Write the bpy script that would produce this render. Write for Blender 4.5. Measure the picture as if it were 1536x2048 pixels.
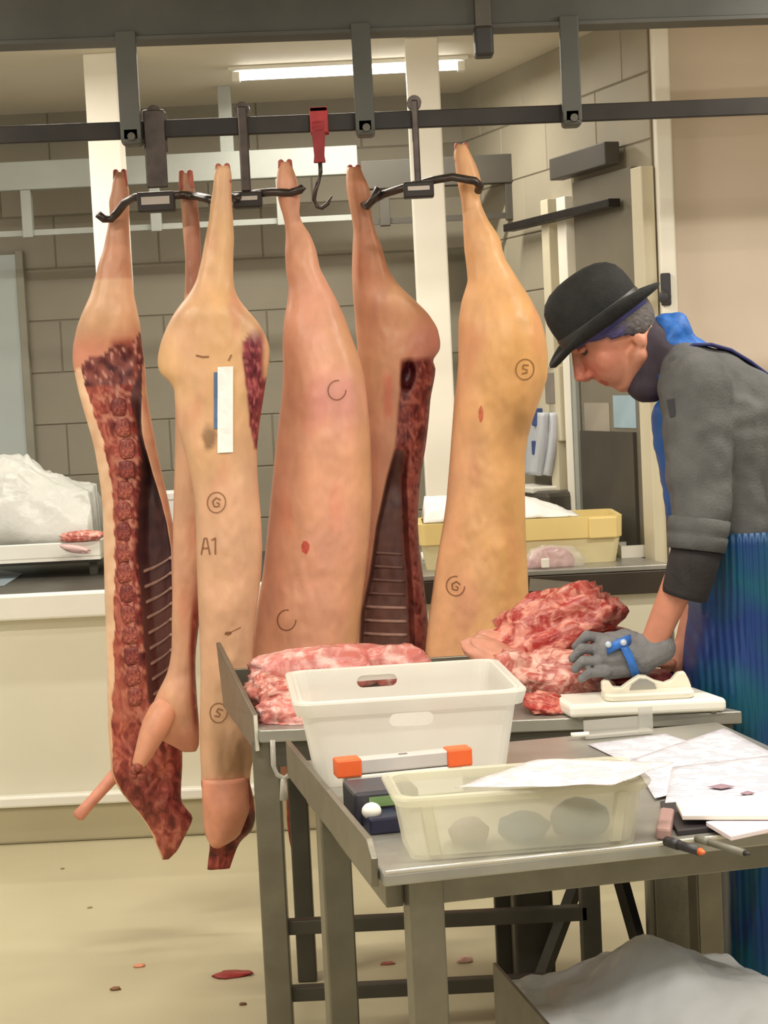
import bpy, math, random
import numpy as np
from mathutils import Vector, Matrix, noise

for o in list(bpy.data.objects): bpy.data.objects.remove(o, do_unlink=True)
sc = bpy.context.scene
COL = sc.collection

# ------------------------------------------------------------------ camera
F = 3600.0                      # focal length in pixels of the 1536 x 2048 frame
PITCH = math.atan(274 / F)      # looking slightly down
ROLL = math.radians(2.8)
CH = 1.6
cam_d = bpy.data.cameras.new('camera'); cam = bpy.data.objects.new('camera', cam_d); COL.objects.link(cam)
cam_d.sensor_fit = 'VERTICAL'; cam_d.sensor_height = 36.0; cam_d.lens = F / 2048 * 36.0
cam_d.clip_start = 0.05
fwd = Vector((0, math.cos(PITCH), -math.sin(PITCH))); upv = Vector((0, math.sin(PITCH), math.cos(PITCH))); rgt = Vector((1, 0, 0))
cr = rgt * math.cos(ROLL) + upv * -math.sin(ROLL)
cu = rgt * math.sin(ROLL) + upv * math.cos(ROLL)
m = Matrix((cr, cu, -fwd)).transposed().to_4x4(); m.translation = (0, 0, CH)
cam.matrix_world = m
sc.camera = cam

# ------------------------------------------------------------------ light of the place
w = bpy.data.worlds.new('shop_light'); sc.world = w; w.use_nodes = True
bg = w.node_tree.nodes['Background']; bg.inputs[0].default_value = (1.0, 0.93, 0.82, 1); bg.inputs[1].default_value = 0.42
sc.view_settings.view_transform = 'Standard'; sc.view_settings.look = 'None'
sc.view_settings.gamma = 1.0; sc.view_settings.use_curve_mapping = False
sc.view_settings.exposure = 0.0
TUBE_W = 30.0                   # watts of each ceiling tube lamp

# ------------------------------------------------------------------ helpers
def ray(x, y):
    u, v = x - 768.0, 1024.0 - y
    d = cr * u + cu * v + fwd * F
    return d
def U(x, y, Y):                 # a point of the room at depth Y seen at photograph position x, y
    d = ray(x, y); return Vector((0, 0, CH)) + d * (Y / d.y)
def Uz(x, y, z):                # the same on a horizontal plane
    d = ray(x, y); return Vector((0, 0, CH)) + d * ((z - CH) / d.z)
def lin(c):
    c = c / 255.0
    return c / 12.92 if c <= 0.04045 else ((c + 0.055) / 1.055) ** 2.4
def S(r, g, b): return (lin(r), lin(g), lin(b))
def mixc(a, b, t):
    t = max(0.0, min(1.0, t)); return tuple(a[i] * (1 - t) + b[i] * t for i in range(3))
def ss(a, b, x):
    if a == b: return 1.0 if x > a else 0.0
    t = max(0.0, min(1.0, (x - a) / (b - a))); return t * t * (3 - 2 * t)
def nz(x, y, z=0.0): return noise.noise(Vector((x, y, z)))
def interp(pts, x):
    xs = [p[0] for p in pts]
    return float(np.interp(x, xs, [p[1] for p in pts]))

MATS = {}
def M(name, rgb, rough=0.5, metal=0.0, var=0.12, scale=6.0, bump=0.0, bscale=None, trans=0.0, sss=0.0, alpha=1.0,
      attr=False, emit=0.0, spec=0.5, fat=None, fatscale=18.0, stretch=None, ior=1.45, transl=0.0, marble=False):
    if name in MATS: return MATS[name]
    mt = bpy.data.materials.new(name); mt.use_nodes = True
    nt = mt.node_tree; N = nt.nodes; L = nt.links
    p = N['Principled BSDF']; out = N['Material Output']
    p.inputs['Roughness'].default_value = rough; p.inputs['Metallic'].default_value = metal
    p.inputs['Specular IOR Level'].default_value = spec; p.inputs['IOR'].default_value = ior
    p.inputs['Transmission Weight'].default_value = trans
    if sss: 
        p.inputs['Subsurface Weight'].default_value = sss; p.inputs['Subsurface Radius'].default_value = (0.02, 0.008, 0.004)
        p.inputs['Subsurface Scale'].default_value = 0.3
    tc = N.new('ShaderNodeTexCoord'); mp = N.new('ShaderNodeMapping')
    L.new(tc.outputs['Object'], mp.inputs[0])
    if stretch: mp.inputs['Scale'].default_value = stretch
    n = N.new('ShaderNodeTexNoise'); n.inputs['Scale'].default_value = scale; n.inputs['Detail'].default_value = 6
    L.new(mp.outputs[0], n.inputs['Vector'])
    if attr:
        a = N.new('ShaderNodeAttribute'); a.attribute_name = 'tissue'; base = a.outputs['Color']
        if marble:              # lean meat gets dark and pale marbling
            n3 = N.new('ShaderNodeTexNoise'); n3.inputs['Scale'].default_value = 38; n3.inputs['Detail'].default_value = 5; n3.inputs['Distortion'].default_value = 1.2
            L.new(mp.outputs[0], n3.inputs['Vector'])
            r3 = N.new('ShaderNodeValToRGB'); L.new(n3.outputs['Fac'], r3.inputs[0]); e3 = r3.color_ramp.elements
            e3[0].position = 0.34; e3[0].color = (0.42, 0.34, 0.36, 1); e3[1].position = 0.70; e3[1].color = (1.7, 2.8, 2.7, 1); k3 = e3.new(0.52); k3.color = (1, 1, 1, 1)
            m3 = N.new('ShaderNodeMix'); m3.data_type = 'RGBA'; m3.blend_type = 'MULTIPLY'; iv = N.new('ShaderNodeMath'); iv.operation = 'SUBTRACT'; iv.inputs[0].default_value = 1.0
            L.new(a.outputs['Alpha'], iv.inputs[1]); L.new(iv.outputs[0], m3.inputs[0]); L.new(base, m3.inputs[6]); L.new(r3.outputs[0], m3.inputs[7]); base = m3.outputs[2]
    elif fat:
        n2 = N.new('ShaderNodeTexNoise'); n2.inputs['Scale'].default_value = fatscale; n2.inputs['Detail'].default_value = 5
        n2.inputs['Distortion'].default_value = 1.8; L.new(mp.outputs[0], n2.inputs['Vector'])
        r = N.new('ShaderNodeValToRGB'); L.new(n2.outputs['Fac'], r.inputs[0])
        e = r.color_ramp.elements; e[0].position = 0.40; e[0].color = (*rgb, 1); e[1].position = 0.62; e[1].color = (*fat, 1)
        k = e.new(0.5); k.color = (*mixc(rgb, fat, 0.35), 1)
        base = r.outputs[0]
    else:
        c = N.new('ShaderNodeRGB'); c.outputs[0].default_value = (*rgb, 1); base = c.outputs[0]
    # soft mottling of the surface colour
    mr = N.new('ShaderNodeMapRange'); mr.inputs[1].default_value = 0.3; mr.inputs[2].default_value = 0.7
    mr.inputs[3].default_value = 1 - var; mr.inputs[4].default_value = 1 + var
    L.new(n.outputs['Fac'], mr.inputs[0])
    mx = N.new('ShaderNodeMix'); mx.data_type = 'RGBA'; mx.blend_type = 'MULTIPLY'; mx.inputs[0].default_value = 1.0
    cmb = N.new('ShaderNodeCombineColor')
    for i in range(3): L.new(mr.outputs[0], cmb.inputs[i])
    L.new(base, mx.inputs[6]); L.new(cmb.outputs[0], mx.inputs[7])
    L.new(mx.outputs[2], p.inputs['Base Color'])
    if bump:
        nb = N.new('ShaderNodeTexNoise'); nb.inputs['Scale'].default_value = bscale or scale * 4; nb.inputs['Detail'].default_value = 4
        L.new(mp.outputs[0], nb.inputs['Vector'])
        b = N.new('ShaderNodeBump'); b.inputs['Strength'].default_value = bump; b.inputs['Distance'].default_value = 0.01
        L.new(nb.outputs['Fac'], b.inputs['Height']); L.new(b.outputs[0], p.inputs['Normal'])
    if emit:
        p.inputs['Emission Color'].default_value = (*rgb, 1); p.inputs['Emission Strength'].default_value = emit
    last = p.outputs[0]
    if transl:
        t = N.new('ShaderNodeBsdfTranslucent'); L.new(mx.outputs[2], t.inputs[0])
        ms = N.new('ShaderNodeMixShader'); ms.inputs[0].default_value = transl
        L.new(last, ms.inputs[1]); L.new(t.outputs[0], ms.inputs[2]); last = ms.outputs[0]
    if alpha < 1:
        t = N.new('ShaderNodeBsdfTransparent'); ms = N.new('ShaderNodeMixShader'); ms.inputs[0].default_value = alpha
        L.new(t.outputs[0], ms.inputs[1]); L.new(last, ms.inputs[2]); last = ms.outputs[0]
    L.new(last, out.inputs[0])
    MATS[name] = mt; return mt

WORG = {}                       # world origin of every object (no object is rotated)
def _link(o, c, parent):
    WORG[o.name] = Vector(c)
    if parent is not None:
        o.parent = parent; o.location = Vector(c) - WORG[parent.name]
    else: o.location = c
    COL.objects.link(o)
def tag(o, label=None, cat=None, group=None, kind=None):
    if label: o['label'] = label
    if cat: o['category'] = cat
    if group: o['group'] = group
    if kind: o['kind'] = kind
    return o
def empty(name, loc, label=None, cat=None, group=None, kind=None):
    o = bpy.data.objects.new(name, None); o.empty_display_size = 0.05
    _link(o, Vector(loc), None); return tag(o, label, cat, group, kind)
def obj(name, vf, mat, parent=None, smooth=False, bevel=0.0, cols=None, label=None, cat=None, group=None, kind=None, segs=2):
    v, f = vf
    v = [Vector(q) for q in v]
    lo = Vector([min(q[i] for q in v) for i in range(3)]); hi = Vector([max(q[i] for q in v) for i in range(3)])
    c = (lo + hi) / 2
    if parent is None: c.z = lo.z
    me = bpy.data.meshes.new(name); me.from_pydata([tuple(q - c) for q in v], [], f); me.update()
    if smooth: me.polygons.foreach_set('use_smooth', [True] * len(me.polygons))
    if cols is not None:
        a = me.color_attributes.new('tissue', 'FLOAT_COLOR', 'POINT')
        a.data.foreach_set('color', [x for k in cols for x in (k[0], k[1], k[2], 1.0 - ss(3.2, 5.0, k[0] / max(k[1], 1e-4)))])
    if mat: me.materials.append(mat)
    o = bpy.data.objects.new(name, me); _link(o, c, parent)
    if bevel:
        b = o.modifiers.new('edge', 'BEVEL'); b.width = bevel; b.segments = segs; b.limit_method = 'ANGLE'
        b.angle_limit = math.radians(40)
    return tag(o, label, cat, group, kind)
def bake(o):
    dg = bpy.context.evaluated_depsgraph_get(); dg.update()
    me = bpy.data.meshes.new_from_object(o.evaluated_get(dg)); o.modifiers.clear(); o.data = me; return me

# shapes: every one returns (verts, faces)
def join(*parts):
    V, Fc = [], []
    for v, f in parts:
        k = len(V); V += list(v); Fc += [tuple(i + k for i in q) for q in f]
    return V, Fc
def box(x0, x1, y0, y1, z0, z1):
    v = [(x, y, z) for z in (z0, z1) for y in (y0, y1) for x in (x0, x1)]
    return [Vector(q) for q in v], [(0, 2, 3, 1), (4, 5, 7, 6), (0, 1, 5, 4), (2, 6, 7, 3), (0, 4, 6, 2), (1, 3, 7, 5)]
def frame_box(O, e1, e2, a0, a1, b0, b1, z0, z1):
    v, f = box(a0, a1, b0, b1, z0, z1)
    return [Vector((O.x + e1.x * q.x + e2.x * q.y, O.y + e1.y * q.x + e2.y * q.y, q.z)) for q in v], f
def prism(poly, z0, z1):        # polygon of (x, y), counter-clockwise seen from above
    n = len(poly)
    v = [Vector((p[0], p[1], z0)) for p in poly] + [Vector((p[0], p[1], z1)) for p in poly]
    return v, [tuple(range(n - 1, -1, -1)), tuple(range(n, 2 * n))] + [(i, (i + 1) % n, n + (i + 1) % n, n + i) for i in range(n)]
def extrude(poly, d):           # planar list of points moved by the vector d
    n = len(poly); d = Vector(d)
    v = [Vector(p) for p in poly] + [Vector(p) + d for p in poly]
    return v, [tuple(range(n)), tuple(range(2 * n - 1, n - 1, -1))] + [(i, n + i, n + (i + 1) % n, (i + 1) % n) for i in range(n)]
def loft(rings, cap=True, closed=True):
    n = len(rings[0]); V = [p for r in rings for p in r]; Fc = []
    for i in range(len(rings) - 1):
        for j in range(n if closed else n - 1):
            k = (j + 1) % n
            Fc.append((i * n + j, i * n + k, (i + 1) * n + k, (i + 1) * n + j))
    if cap and closed:
        Fc.append(tuple(range(n - 1, -1, -1))); Fc.append(tuple((len(rings) - 1) * n + j for j in range(n)))
    return V, Fc
def tube(path, r, n=10, cap=True):
    path = [Vector(p) for p in path]; rings = []
    prev = None
    for i, p in enumerate(path):
        t = (path[min(i + 1, len(path) - 1)] - path[max(i - 1, 0)]).normalized()
        a = t.cross(Vector((0, 0, 1))) if abs(t.z) < 0.95 else t.cross(Vector((0, 1, 0)))
        a.normalize()
        if prev is not None and a.dot(prev) < 0: a = -a
        prev = a; b = t.cross(a)
        rr = r[i] if isinstance(r, (list, tuple)) else r
        rings.append([p + (a * math.cos(q) + b * math.sin(q)) * rr for q in [2 * math.pi * k / n for k in range(n)]])
    return loft(rings, cap)
def ell(c, ax, n=14, m=10):     # ellipsoid with three axis vectors
    c = Vector(c); ax = [Vector(a) for a in ax]; V = []; Fc = []
    V.append(c - ax[2])
    for i in range(1, m):
        t = -math.pi / 2 + math.pi * i / m
        for j in range(n):
            q = 2 * math.pi * j / n
            V.append(c + ax[0] * (math.cos(t) * math.cos(q)) + ax[1] * (math.cos(t) * math.sin(q)) + ax[2] * math.sin(t))
    V.append(c + ax[2]); e = len(V) - 1
    for j in range(n):
        k = (j + 1) % n
        Fc.append((0, 1 + k, 1 + j)); Fc.append((e, e - n + j, e - n + k))
        for i in range(m - 2): Fc.append((1 + i * n + j, 1 + i * n + k, 1 + (i + 1) * n + k, 1 + (i + 1) * n + j))
    return V, Fc
def ball(c, r, sx=1, sy=1, sz=1, n=14, m=10): return ell(c, ((r * sx, 0, 0), (0, r * sy, 0), (0, 0, r * sz)), n, m)
def capsule(p0, r0, p1, r1, n=14):
    p0, p1 = Vector(p0), Vector(p1); t = p1 - p0; Ln = t.length
    t = t / Ln if Ln > 1e-6 else Vector((0, 0, 1))
    st = []
    for k in range(1, 6): q = math.pi / 2 * k / 5; st.append((p0 - t * (r0 * math.cos(q)), r0 * math.sin(q)))
    for k in range(4, 0, -1): q = math.pi / 2 * k / 5; st.append((p1 + t * (r1 * math.cos(q)), r1 * math.sin(q)))
    a = t.cross(Vector((0.13, 0.2, 1))).normalized() if abs(t.z) < 0.95 else t.cross(Vector((0, 1, 0))).normalized(); b = t.cross(a)
    return loft([[c + (a * math.cos(q) + b * math.sin(q)) * r for q in [2 * math.pi * k / n for k in range(n)]] for c, r in st])
def blob(name, parts, voxel, mat, parent=None, smooth=4, color=None, bumpfn=None, **kw):
    """one continuous skin grown over overlapping solids"""
    o = obj(name, join(*parts), None, parent, **kw)
    r = o.modifiers.new('r', 'REMESH'); r.mode = 'VOXEL'; r.voxel_size = voxel
    s = o.modifiers.new('s', 'SMOOTH'); s.factor = 0.5; s.iterations = smooth
    me = bake(o); org = WORG[o.name]
    if bumpfn:
        for q in me.vertices: q.co = q.co + bumpfn(q.co + org, q.normal)
        me.update()
    me.polygons.foreach_set('use_smooth', [True] * len(me.polygons))
    if color:
        a = me.color_attributes.new('tissue', 'FLOAT_COLOR', 'POINT')
        a.data.foreach_set('color', [x for q in me.vertices for x in (*color(q.co + org, q.normal), 1.0)])
    me.materials.clear(); me.materials.append(mat); return o
def rrect(cx, cy, hx, hy, r, z, e1, e2, n=5):
    pts = []
    for sx, sy, a0 in ((1, 1, 0), (-1, 1, 90), (-1, -1, 180), (1, -1, 270)):
        for k in range(n + 1):
            q = math.radians(a0 + 90 * k / n)
            x = sx * (hx - r) + r * math.cos(q); y = sy * (hy - r) + r * math.sin(q)
            pts.append(Vector((cx + e1.x * x + e2.x * y, cy + e1.y * x + e2.y * y, z)))
    return pts
def dup(o, delta, parent=None, label=None):
    c = o.copy(); COL.objects.link(c); WORG[c.name] = WORG[o.name] + Vector(delta)
    if parent is not None: c.parent = parent; c.location = WORG[c.name] - WORG[parent.name]
    else: c.location = WORG[c.name]
    if label: c['label'] = label
    return c

# ------------------------------------------------------------------ materials
steel = M('brushed_steel', S(128, 124, 112), 0.38, 0.75, 0.12, 14, 0.05, 60)
steel_top = M('steel_sheet', S(158, 156, 148), 0.32, 0.45, 0.15, 7, 0.04, 40)
steel_dark = M('dark_steel', S(86, 83, 75), 0.45, 0.55, 0.15, 10)
beam_m = M('painted_beam', S(82, 82, 77), 0.55, 0.1, 0.25, 3.0)
rail_m = M('worn_dark_rail', S(44, 40, 37), 0.45, 0.4, 0.3, 9)
hook_m = M('hook_steel', S(72, 64, 60), 0.35, 0.7, 0.25, 30)
red_m = M('red_enamel', S(170, 40, 44), 0.45, 0, 0.2, 25)
white_post = M('white_post_paint', S(250, 246, 232), 0.5, 0, 0.03, 5)
wall_m = M('beige_block_paint', S(150, 143, 126), 0.6, 0, 0.06, 3, 0.08, 60)
wall_s = M('cream_block_paint', S(164, 156, 136), 0.6, 0, 0.06, 3, 0.08, 60)
wall_r = M('pinkish_wall_paint', S(224, 208, 190), 0.6, 0, 0.04, 2)
joint_m = M('mortar_joint', S(134, 127, 110), 0.8)
ceil_m = M('ceiling_paint', S(232, 224, 206), 0.7, 0, 0.04, 2)
floor_m = M('resin_floor', S(182, 173, 142), 0.38, 0, 0.08, 1.6, 0.03, 30)
base_m = M('counter_panel', S(230, 226, 206), 0.45, 0, 0.04, 2)
white_m = M('white_plastic', S(240, 238, 228), 0.35, 0, 0.03, 6)
pale_steel = M('pale_rail_paint', S(172, 176, 168), 0.5, 0, 0.08, 5)
grey_rail = M('grey_rail_paint', S(80, 76, 68), 0.55, 0, 0.12, 5)
# ================================================================== the room
YB, ZC = 8.24, 2.85
P0 = Vector((0.44, YB, 0)); P1 = Vector((1.02, 6.48, 0))       # the right side wall runs from the far corner towards us
obj('floor', box(-4, 4, -0.3, 9, -0.1, 0), floor_m, kind='structure')
obj('ceiling', box(-4, 4, 0.6, 9, ZC, ZC + 0.1), ceil_m, kind='structure')
wb = obj('wall_back', box(-4, 0.6, YB - 0.005, YB + 0.2, 0, ZC), joint_m, kind='structure')
bh, bl = 0.236, 0.47
proto = None; rows = 0
def block_mesh(l, h, d=0.02):
    return box(-l / 2 + 0.0025, l / 2 - 0.0025, -d / 2, d / 2, -h / 2 + 0.0025, h / 2 - 0.0025)
for r in range(int(ZC / bh)):
    z = 0.03 + bh * (r + 0.5)
    for c in range(-6, 2):
        x = c * bl + (bl / 2 if r % 2 else 0) - 0.02
        if x + bl / 2 > 0.62 or z < 0.75: continue
        if proto is None:
            v, f = block_mesh(bl, bh); proto = obj('block', ([q + Vector((x, YB, z)) for q in v], f), wall_m, wb, bevel=0.003, segs=1)
            org0 = Vector((x, YB, z))
        else: dup(proto, Vector((x, YB, z)) - org0, wb)
# right side wall with its own blocks
wd = (P1 - P0); wl = wd.length; wd.normalize(); wn = Vector((-wd.y, wd.x, 0)); wn = wn if wn.x < 0 else -wn
ws = obj('wall_right', prism([P0 + wn * 0.005, P0 - wn * 0.2, P1 - wn * 0.2, P1 + wn * 0.005], 0, ZC), joint_m, kind='structure')
proto = None
for r in range(int(ZC / bh)):
    z = 0.03 + bh * (r + 0.5)
    if z < 0.75: continue
    off = bl / 2 if r % 2 else 0.0
    s = -off
    while s < wl - 0.02:
        a, b = max(0, s), min(wl, s + bl); s += bl
        c = P0 + wd * ((a + b) / 2)
        v, f = block_mesh(b - a, bh)
        v = [Vector((c.x, c.y, z)) + wd * q.x + wn * q.y + Vector((0, 0, q.z)) for q in v]
        if abs(b - a - bl) < 1e-6 and proto is not None: dup(proto, Vector((c.x, c.y, z)) - org0, ws)
        else:
            o = obj('block', (v, f), wall_s, ws, bevel=0.003, segs=1)
            if abs(b - a - bl) < 1e-6: proto = o; org0 = Vector((c.x, c.y, z))
obj('wall_front', prism([(P1.x, P1.y), (4, P1.y + 0.12), (4, P1.y + 0.4), (P1.x, P1.y + 0.28)][::1], 0, ZC), wall_r, kind='structure')
ctr = U(1340, 400, 6.44)
obj('trim_1', box(ctr.x - 0.045, ctr.x + 0.012, 6.42, 6.475, 0, ZC - 0.005), white_post, kind='structure', bevel=0.006)
def on_side(x, y, off=0.0):     # a point on the right side wall
    d = ray(x, y); O = Vector((0, 0, CH)); t = ((P0 + wn * (0.01 + off)) - O).dot(wn) / d.dot(wn); return O + d * t
def side_panel(x0, x1, y0, y1, d0, d1):   # flat slab on the side wall covering that stretch
    a, b = on_side(x0, (y0 + y1) / 2), on_side(x1, (y0 + y1) / 2)
    sa, sb = (a - P0).dot(wd), (b - P0).dot(wd); mid = (x0 + x1) / 2
    z1 = on_side(mid, y0).z; z0 = on_side(mid, y1).z
    q = [P0 + wd * sa + wn * d0, P0 + wd * sb + wn * d0, P0 + wd * sb + wn * d1, P0 + wd * sa + wn * d1]
    return prism([(p.x, p.y) for p in q], z0, z1)
# doorway in the side wall: cream frame, grey upper pane, dark lower panel
glass_grey = M('grey_door_glass', S(128, 122, 108), 0.2, 0, 0.08, 4)
dark_panel = M('dark_door_panel', S(78, 74, 66), 0.5, 0, 0.12, 6)
cream_m = M('cream_door_frame', S(214, 206, 180), 0.5, 0, 0.04, 5)
dr = obj('door_1', side_panel(1172, 1290, 345, 1150, 0.01, 0.035), glass_grey, kind='structure')
obj('door_panel', side_panel(1184, 1290, 862, 1130, 0.035, 0.05), dark_panel, dr)
obj('door_frame', side_panel(1118, 1133, 395, 1150, 0.01, 0.06), cream_m, dr, bevel=0.004)
obj('door_frame', side_panel(1144, 1162, 390, 1100, 0.01, 0.05), white_post, dr, bevel=0.004)
obj('door_stile', side_panel(1164, 1174, 640, 1120, 0.035, 0.05), pale_steel, dr)
obj('door_frame', side_panel(1300, 1322, 330, 1150, 0.01, 0.06), cream_m, dr, bevel=0.004)
obj('notice_sheet', side_panel(1240, 1285, 790, 855, 0.035, 0.038), M('pale_blue_paper', S(160, 184, 196), 0.6), dr)
obj('notice_sheet', side_panel(1182, 1232, 805, 862, 0.035, 0.038), M('grey_paper', S(160, 152, 138), 0.6), dr)
# pale door at the far left of the back wall
a, b = U(-160, 520, YB - 0.012), U(34, 520, YB - 0.012)
dl = obj('door_2', box(a.x, b.x, YB - 0.05, YB - 0.012, 0, U(0, 512, YB).z), M('pale_blue_door', S(186, 194, 190), 0.45, 0, 0.03, 3), kind='structure')
obj('door_frame', box(b.x, b.x + 0.035, YB - 0.06, YB - 0.012, 0, U(0, 505, YB).z), M('door_frame_grey', S(150, 146, 130), 0.5), dl, bevel=0.004)

# ------------------------------------------------------------------ columns, ceiling tubes
for px, lab in ((222, 'white square post standing on the counter behind the hanging halves with cut faces'),
                (858, 'white square post standing beside the cream tub on the counter')):
    c = U(px, 430, 6.9)
    e = empty('support_post', (c.x, 6.9, 0.89), lab, 'post', 'white posts carrying the ceiling')
    obj('post', box(c.x - 0.062, c.x + 0.062, 6.84, 6.96, 0.905, ZC), white_post, e, bevel=0.006)
    obj('foot_plate', box(c.x - 0.09, c.x + 0.09, 6.81, 6.99, 0.8905, 0.905), white_post, e, bevel=0.003)
def tube_lamp(x0, x1, y, label, w_):
    e = empty('tube_light', ((x0 + x1) / 2, y, ZC - 0.05), label, 'ceiling lamp', 'fluorescent tubes on the ceiling')
    obj('housing', box(x0 - 0.03, x1 + 0.03, y - 0.03, y + 0.03, ZC - 0.018, ZC), white_m, e, bevel=0.005)
    obj('tube', tube([(x0, y, ZC - 0.036), (x1, y, ZC - 0.036)], 0.018, 10), M('lit_tube', (1, 0.97, 0.9), emit=7.0), e, smooth=True)
    for x in (x0, x1): obj('end_cap', box(x - 0.015, x + 0.015, y - 0.025, y + 0.025, ZC - 0.06, ZC - 0.022), white_m, e, bevel=0.003)
    L = bpy.data.lights.new('tube_lamp', 'AREA'); L.shape = 'RECTANGLE'; L.size = x1 - x0; L.size_y = 0.06
    L.energy = w_; L.color = (1.0, 0.94, 0.84)
    o = bpy.data.objects.new('lamp', L); _link(o, Vector(((x0 + x1) / 2, y, ZC - 0.075)), e)
a, b = Uz(472, 152, ZC - 0.036), Uz(922, 131, ZC - 0.036)
tube_lamp(a.x, b.x, (a.y + b.y) / 2, 'lit fluorescent tube on the ceiling behind the white post', TUBE_W * 0.55)
for x, y, k in ((-1.9, 3.6, 1.5), (0.5, 2.8, 1.2), (-1.9, 6.2, 0.8), (1.9, 4.4, 1.5), (-0.7, 1.3, 1.2), (0.9, 1.3, 1.2), (-0.5, 5.75, 0.75)):  # unseen tubes added to brighten the posts, walls and tables
    tube_lamp(x - 0.6, x + 0.6, y, 'unseen fluorescent tube added on the ceiling to light the cutting floor', TUBE_W * k)

# ------------------------------------------------------------------ overhead beam, hanger rail
KR = 0.075
def RY(x): return 5.05 + KR * x
e = empty('overhead_beam', (0, RY(0), 2.54), 'broad dark grey steel beam running under the ceiling above the hanging rail', 'beam')
obj('web', prism([(-2.2, RY(-2.2) - 0.04), (2.6, RY(2.6) - 0.04), (2.6, RY(2.6) + 0.04), (-2.2, RY(-2.2) + 0.04)], 2.545, 2.69), beam_m, e, bevel=0.004)
obj('bottom_flange', prism([(-2.2, RY(-2.2) - 0.052), (2.6, RY(2.6) - 0.052), (2.6, RY(2.6) + 0.052), (-2.2, RY(-2.2) + 0.052)], 2.535, 2.545), beam_m, e)
obj('ceiling_stay', box(-1.55, -1.49, RY(-1.5) - 0.03, RY(-1.5) + 0.03, 2.69, ZC), beam_m, e); obj('ceiling_stay', box(1.5, 1.56, RY(1.5) - 0.03, RY(1.5) + 0.03, 2.69, ZC), beam_m, e)
rz = U(768, 241, RY(0)).z
e = empty('hanging_rail', (0, RY(0), rz - 0.024), 'long dark rail from which the pork halves hang', 'rail')
obj('rail_bar', prism([(-2.2, RY(-2.2) - 0.01), (2.6, RY(2.6) - 0.01), (2.6, RY(2.6) + 0.01), (-2.2, RY(-2.2) + 0.01)], rz - 0.024, rz + 0.024), rail_m, e, bevel=0.003)
for px, py, y0, wpx in ((262, 195, 290, 40), (727, 180, 272, 38), (1145, 150, 252, 38)):
    c = U(px, py, 5.0); y = RY(c.x) - 0.045; z0 = U(px, y0, y).z; hw = wpx / 2 / F * 5
    b = obj('rail_bracket', box(c.x - hw, c.x + hw, y - 0.012, y + 0.012, z0 + 0.012, 2.56), beam_m, e, bevel=0.003)
    obj('bracket_foot', join(box(c.x - hw, c.x + hw, y - 0.012, y + 0.06, z0, z0 + 0.05)), beam_m, b, bevel=0.01)
    obj('bolt', tube([(c.x + 0.003, y - 0.026, z0 + 0.02), (c.x + 0.003, y - 0.01, z0 + 0.02)], 0.011, 8), steel_dark, b)
c = U(968, 92, 5.0)
e = empty('beam_clamp', (c.x, 4.97, 2.49), 'small black clamp block hanging under the grey beam', 'clamp')
obj('block', box(c.x - 0.026, c.x + 0.026, 4.985, 5.05, c.z - 0.028, 2.535), M('black_cast', S(48, 46, 44), 0.5), e, bevel=0.008)
obj('strap', box(c.x - 0.02, c.x + 0.024, RY(c.x) - 0.056, RY(c.x) - 0.046, 2.53, 2.69), steel_dark, e, bevel=0.002)

# rails far behind, one pale, one grey
def far_rail(x0, x1, ybeam, ybar, mat, name, label, drops, ups, yy):
    a, b = U(x0, ybeam, yy), U(x1, ybeam - 0.0489 * (x1 - x0), yy)
    e = empty(name, ((a.x + b.x) / 2, yy, a.z), label, 'rail')
    obj('box_beam', box(a.x, b.x, yy - 0.03, yy + 0.03, a.z - 0.06, a.z + 0.06), mat, e, bevel=0.004)
    c = U(x0, ybar, yy); obj('thin_bar', box(a.x, b.x, yy - 0.008, yy + 0.008, c.z - 0.012, c.z + 0.012), mat, e)
    for p in drops:
        q = U(p, 430, yy); obj('drop', box(q.x - 0.022, q.x + 0.022, yy - 0.022, yy + 0.022, c.z - 0.02, a.z - 0.055), mat, e, bevel=0.003)
    for p in ups:
        q = U(p, 250, yy); obj('ceiling_stay', box(q.x - 0.028, q.x + 0.028, yy - 0.025, yy + 0.025, a.z + 0.055, ZC), mat, e, bevel=0.003)
far_rail(-60, 715, 358, 472, pale_steel, 'pale_overhead_rail', 'pale overhead rail with hanging drops along the block wall', (55, 312, 565), (452, -30), 7.75)
far_rail(722, 1190, 352, 445, grey_rail, 'grey_overhead_rail', 'grey overhead rail in the corner beside the doorway', (770, 1022), (1172,), 7.72)
e0 = on_side(1145, 350); e1_ = on_side(1250, 345)
obj('door_track', side_panel(1140, 1255, 300, 345, 0.04, 0.1), grey_rail, dr, bevel=0.004)
obj('door_track', side_panel(1045, 1262, 422, 438, 0.05, 0.1), rail_m, dr, bevel=0.003)

# ------------------------------------------------------------------ counters along the back
zt = 0.89; YF = 6.28
cut = U(700, 1200, YF).x
e = empty('wall_counter', (-1.5, YF + 0.5, 0), 'long counter with white front edge carrying the plastic-covered heap', 'counter')
obj('base', box(-3.4, cut - 0.002, YF + 0.05, 7.45, 0.16, zt - 0.085), base_m, e)
obj('worktop', box(-3.4, cut - 0.002, YF, 7.5, zt - 0.02, zt), steel_dark, e)
obj('front_edge', box(-3.4, cut - 0.002, YF - 0.015, YF + 0.04, zt - 0.085, zt + 0.004), white_m, e, bevel=0.008)
obj('foot_rail', box(-3.4, cut - 0.002, YF + 0.0, YF + 0.05, 0.135, 0.175), white_m, e, bevel=0.008)
obj('kerb', box(-3.4, cut - 0.002, YF + 0.02, 7.45, 0, 0.135), floor_m, e, bevel=0.01)
e = empty('steel_counter', (0.4, YF + 0.5, 0), 'steel-topped counter with dark front edge carrying the cream tub', 'counter')
def cpoly(d, y0, y1): return [(cut + 0.002, y0), (1.0 - d, y0), (0.74 - d, y1), (cut + 0.002, y1)]
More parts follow.
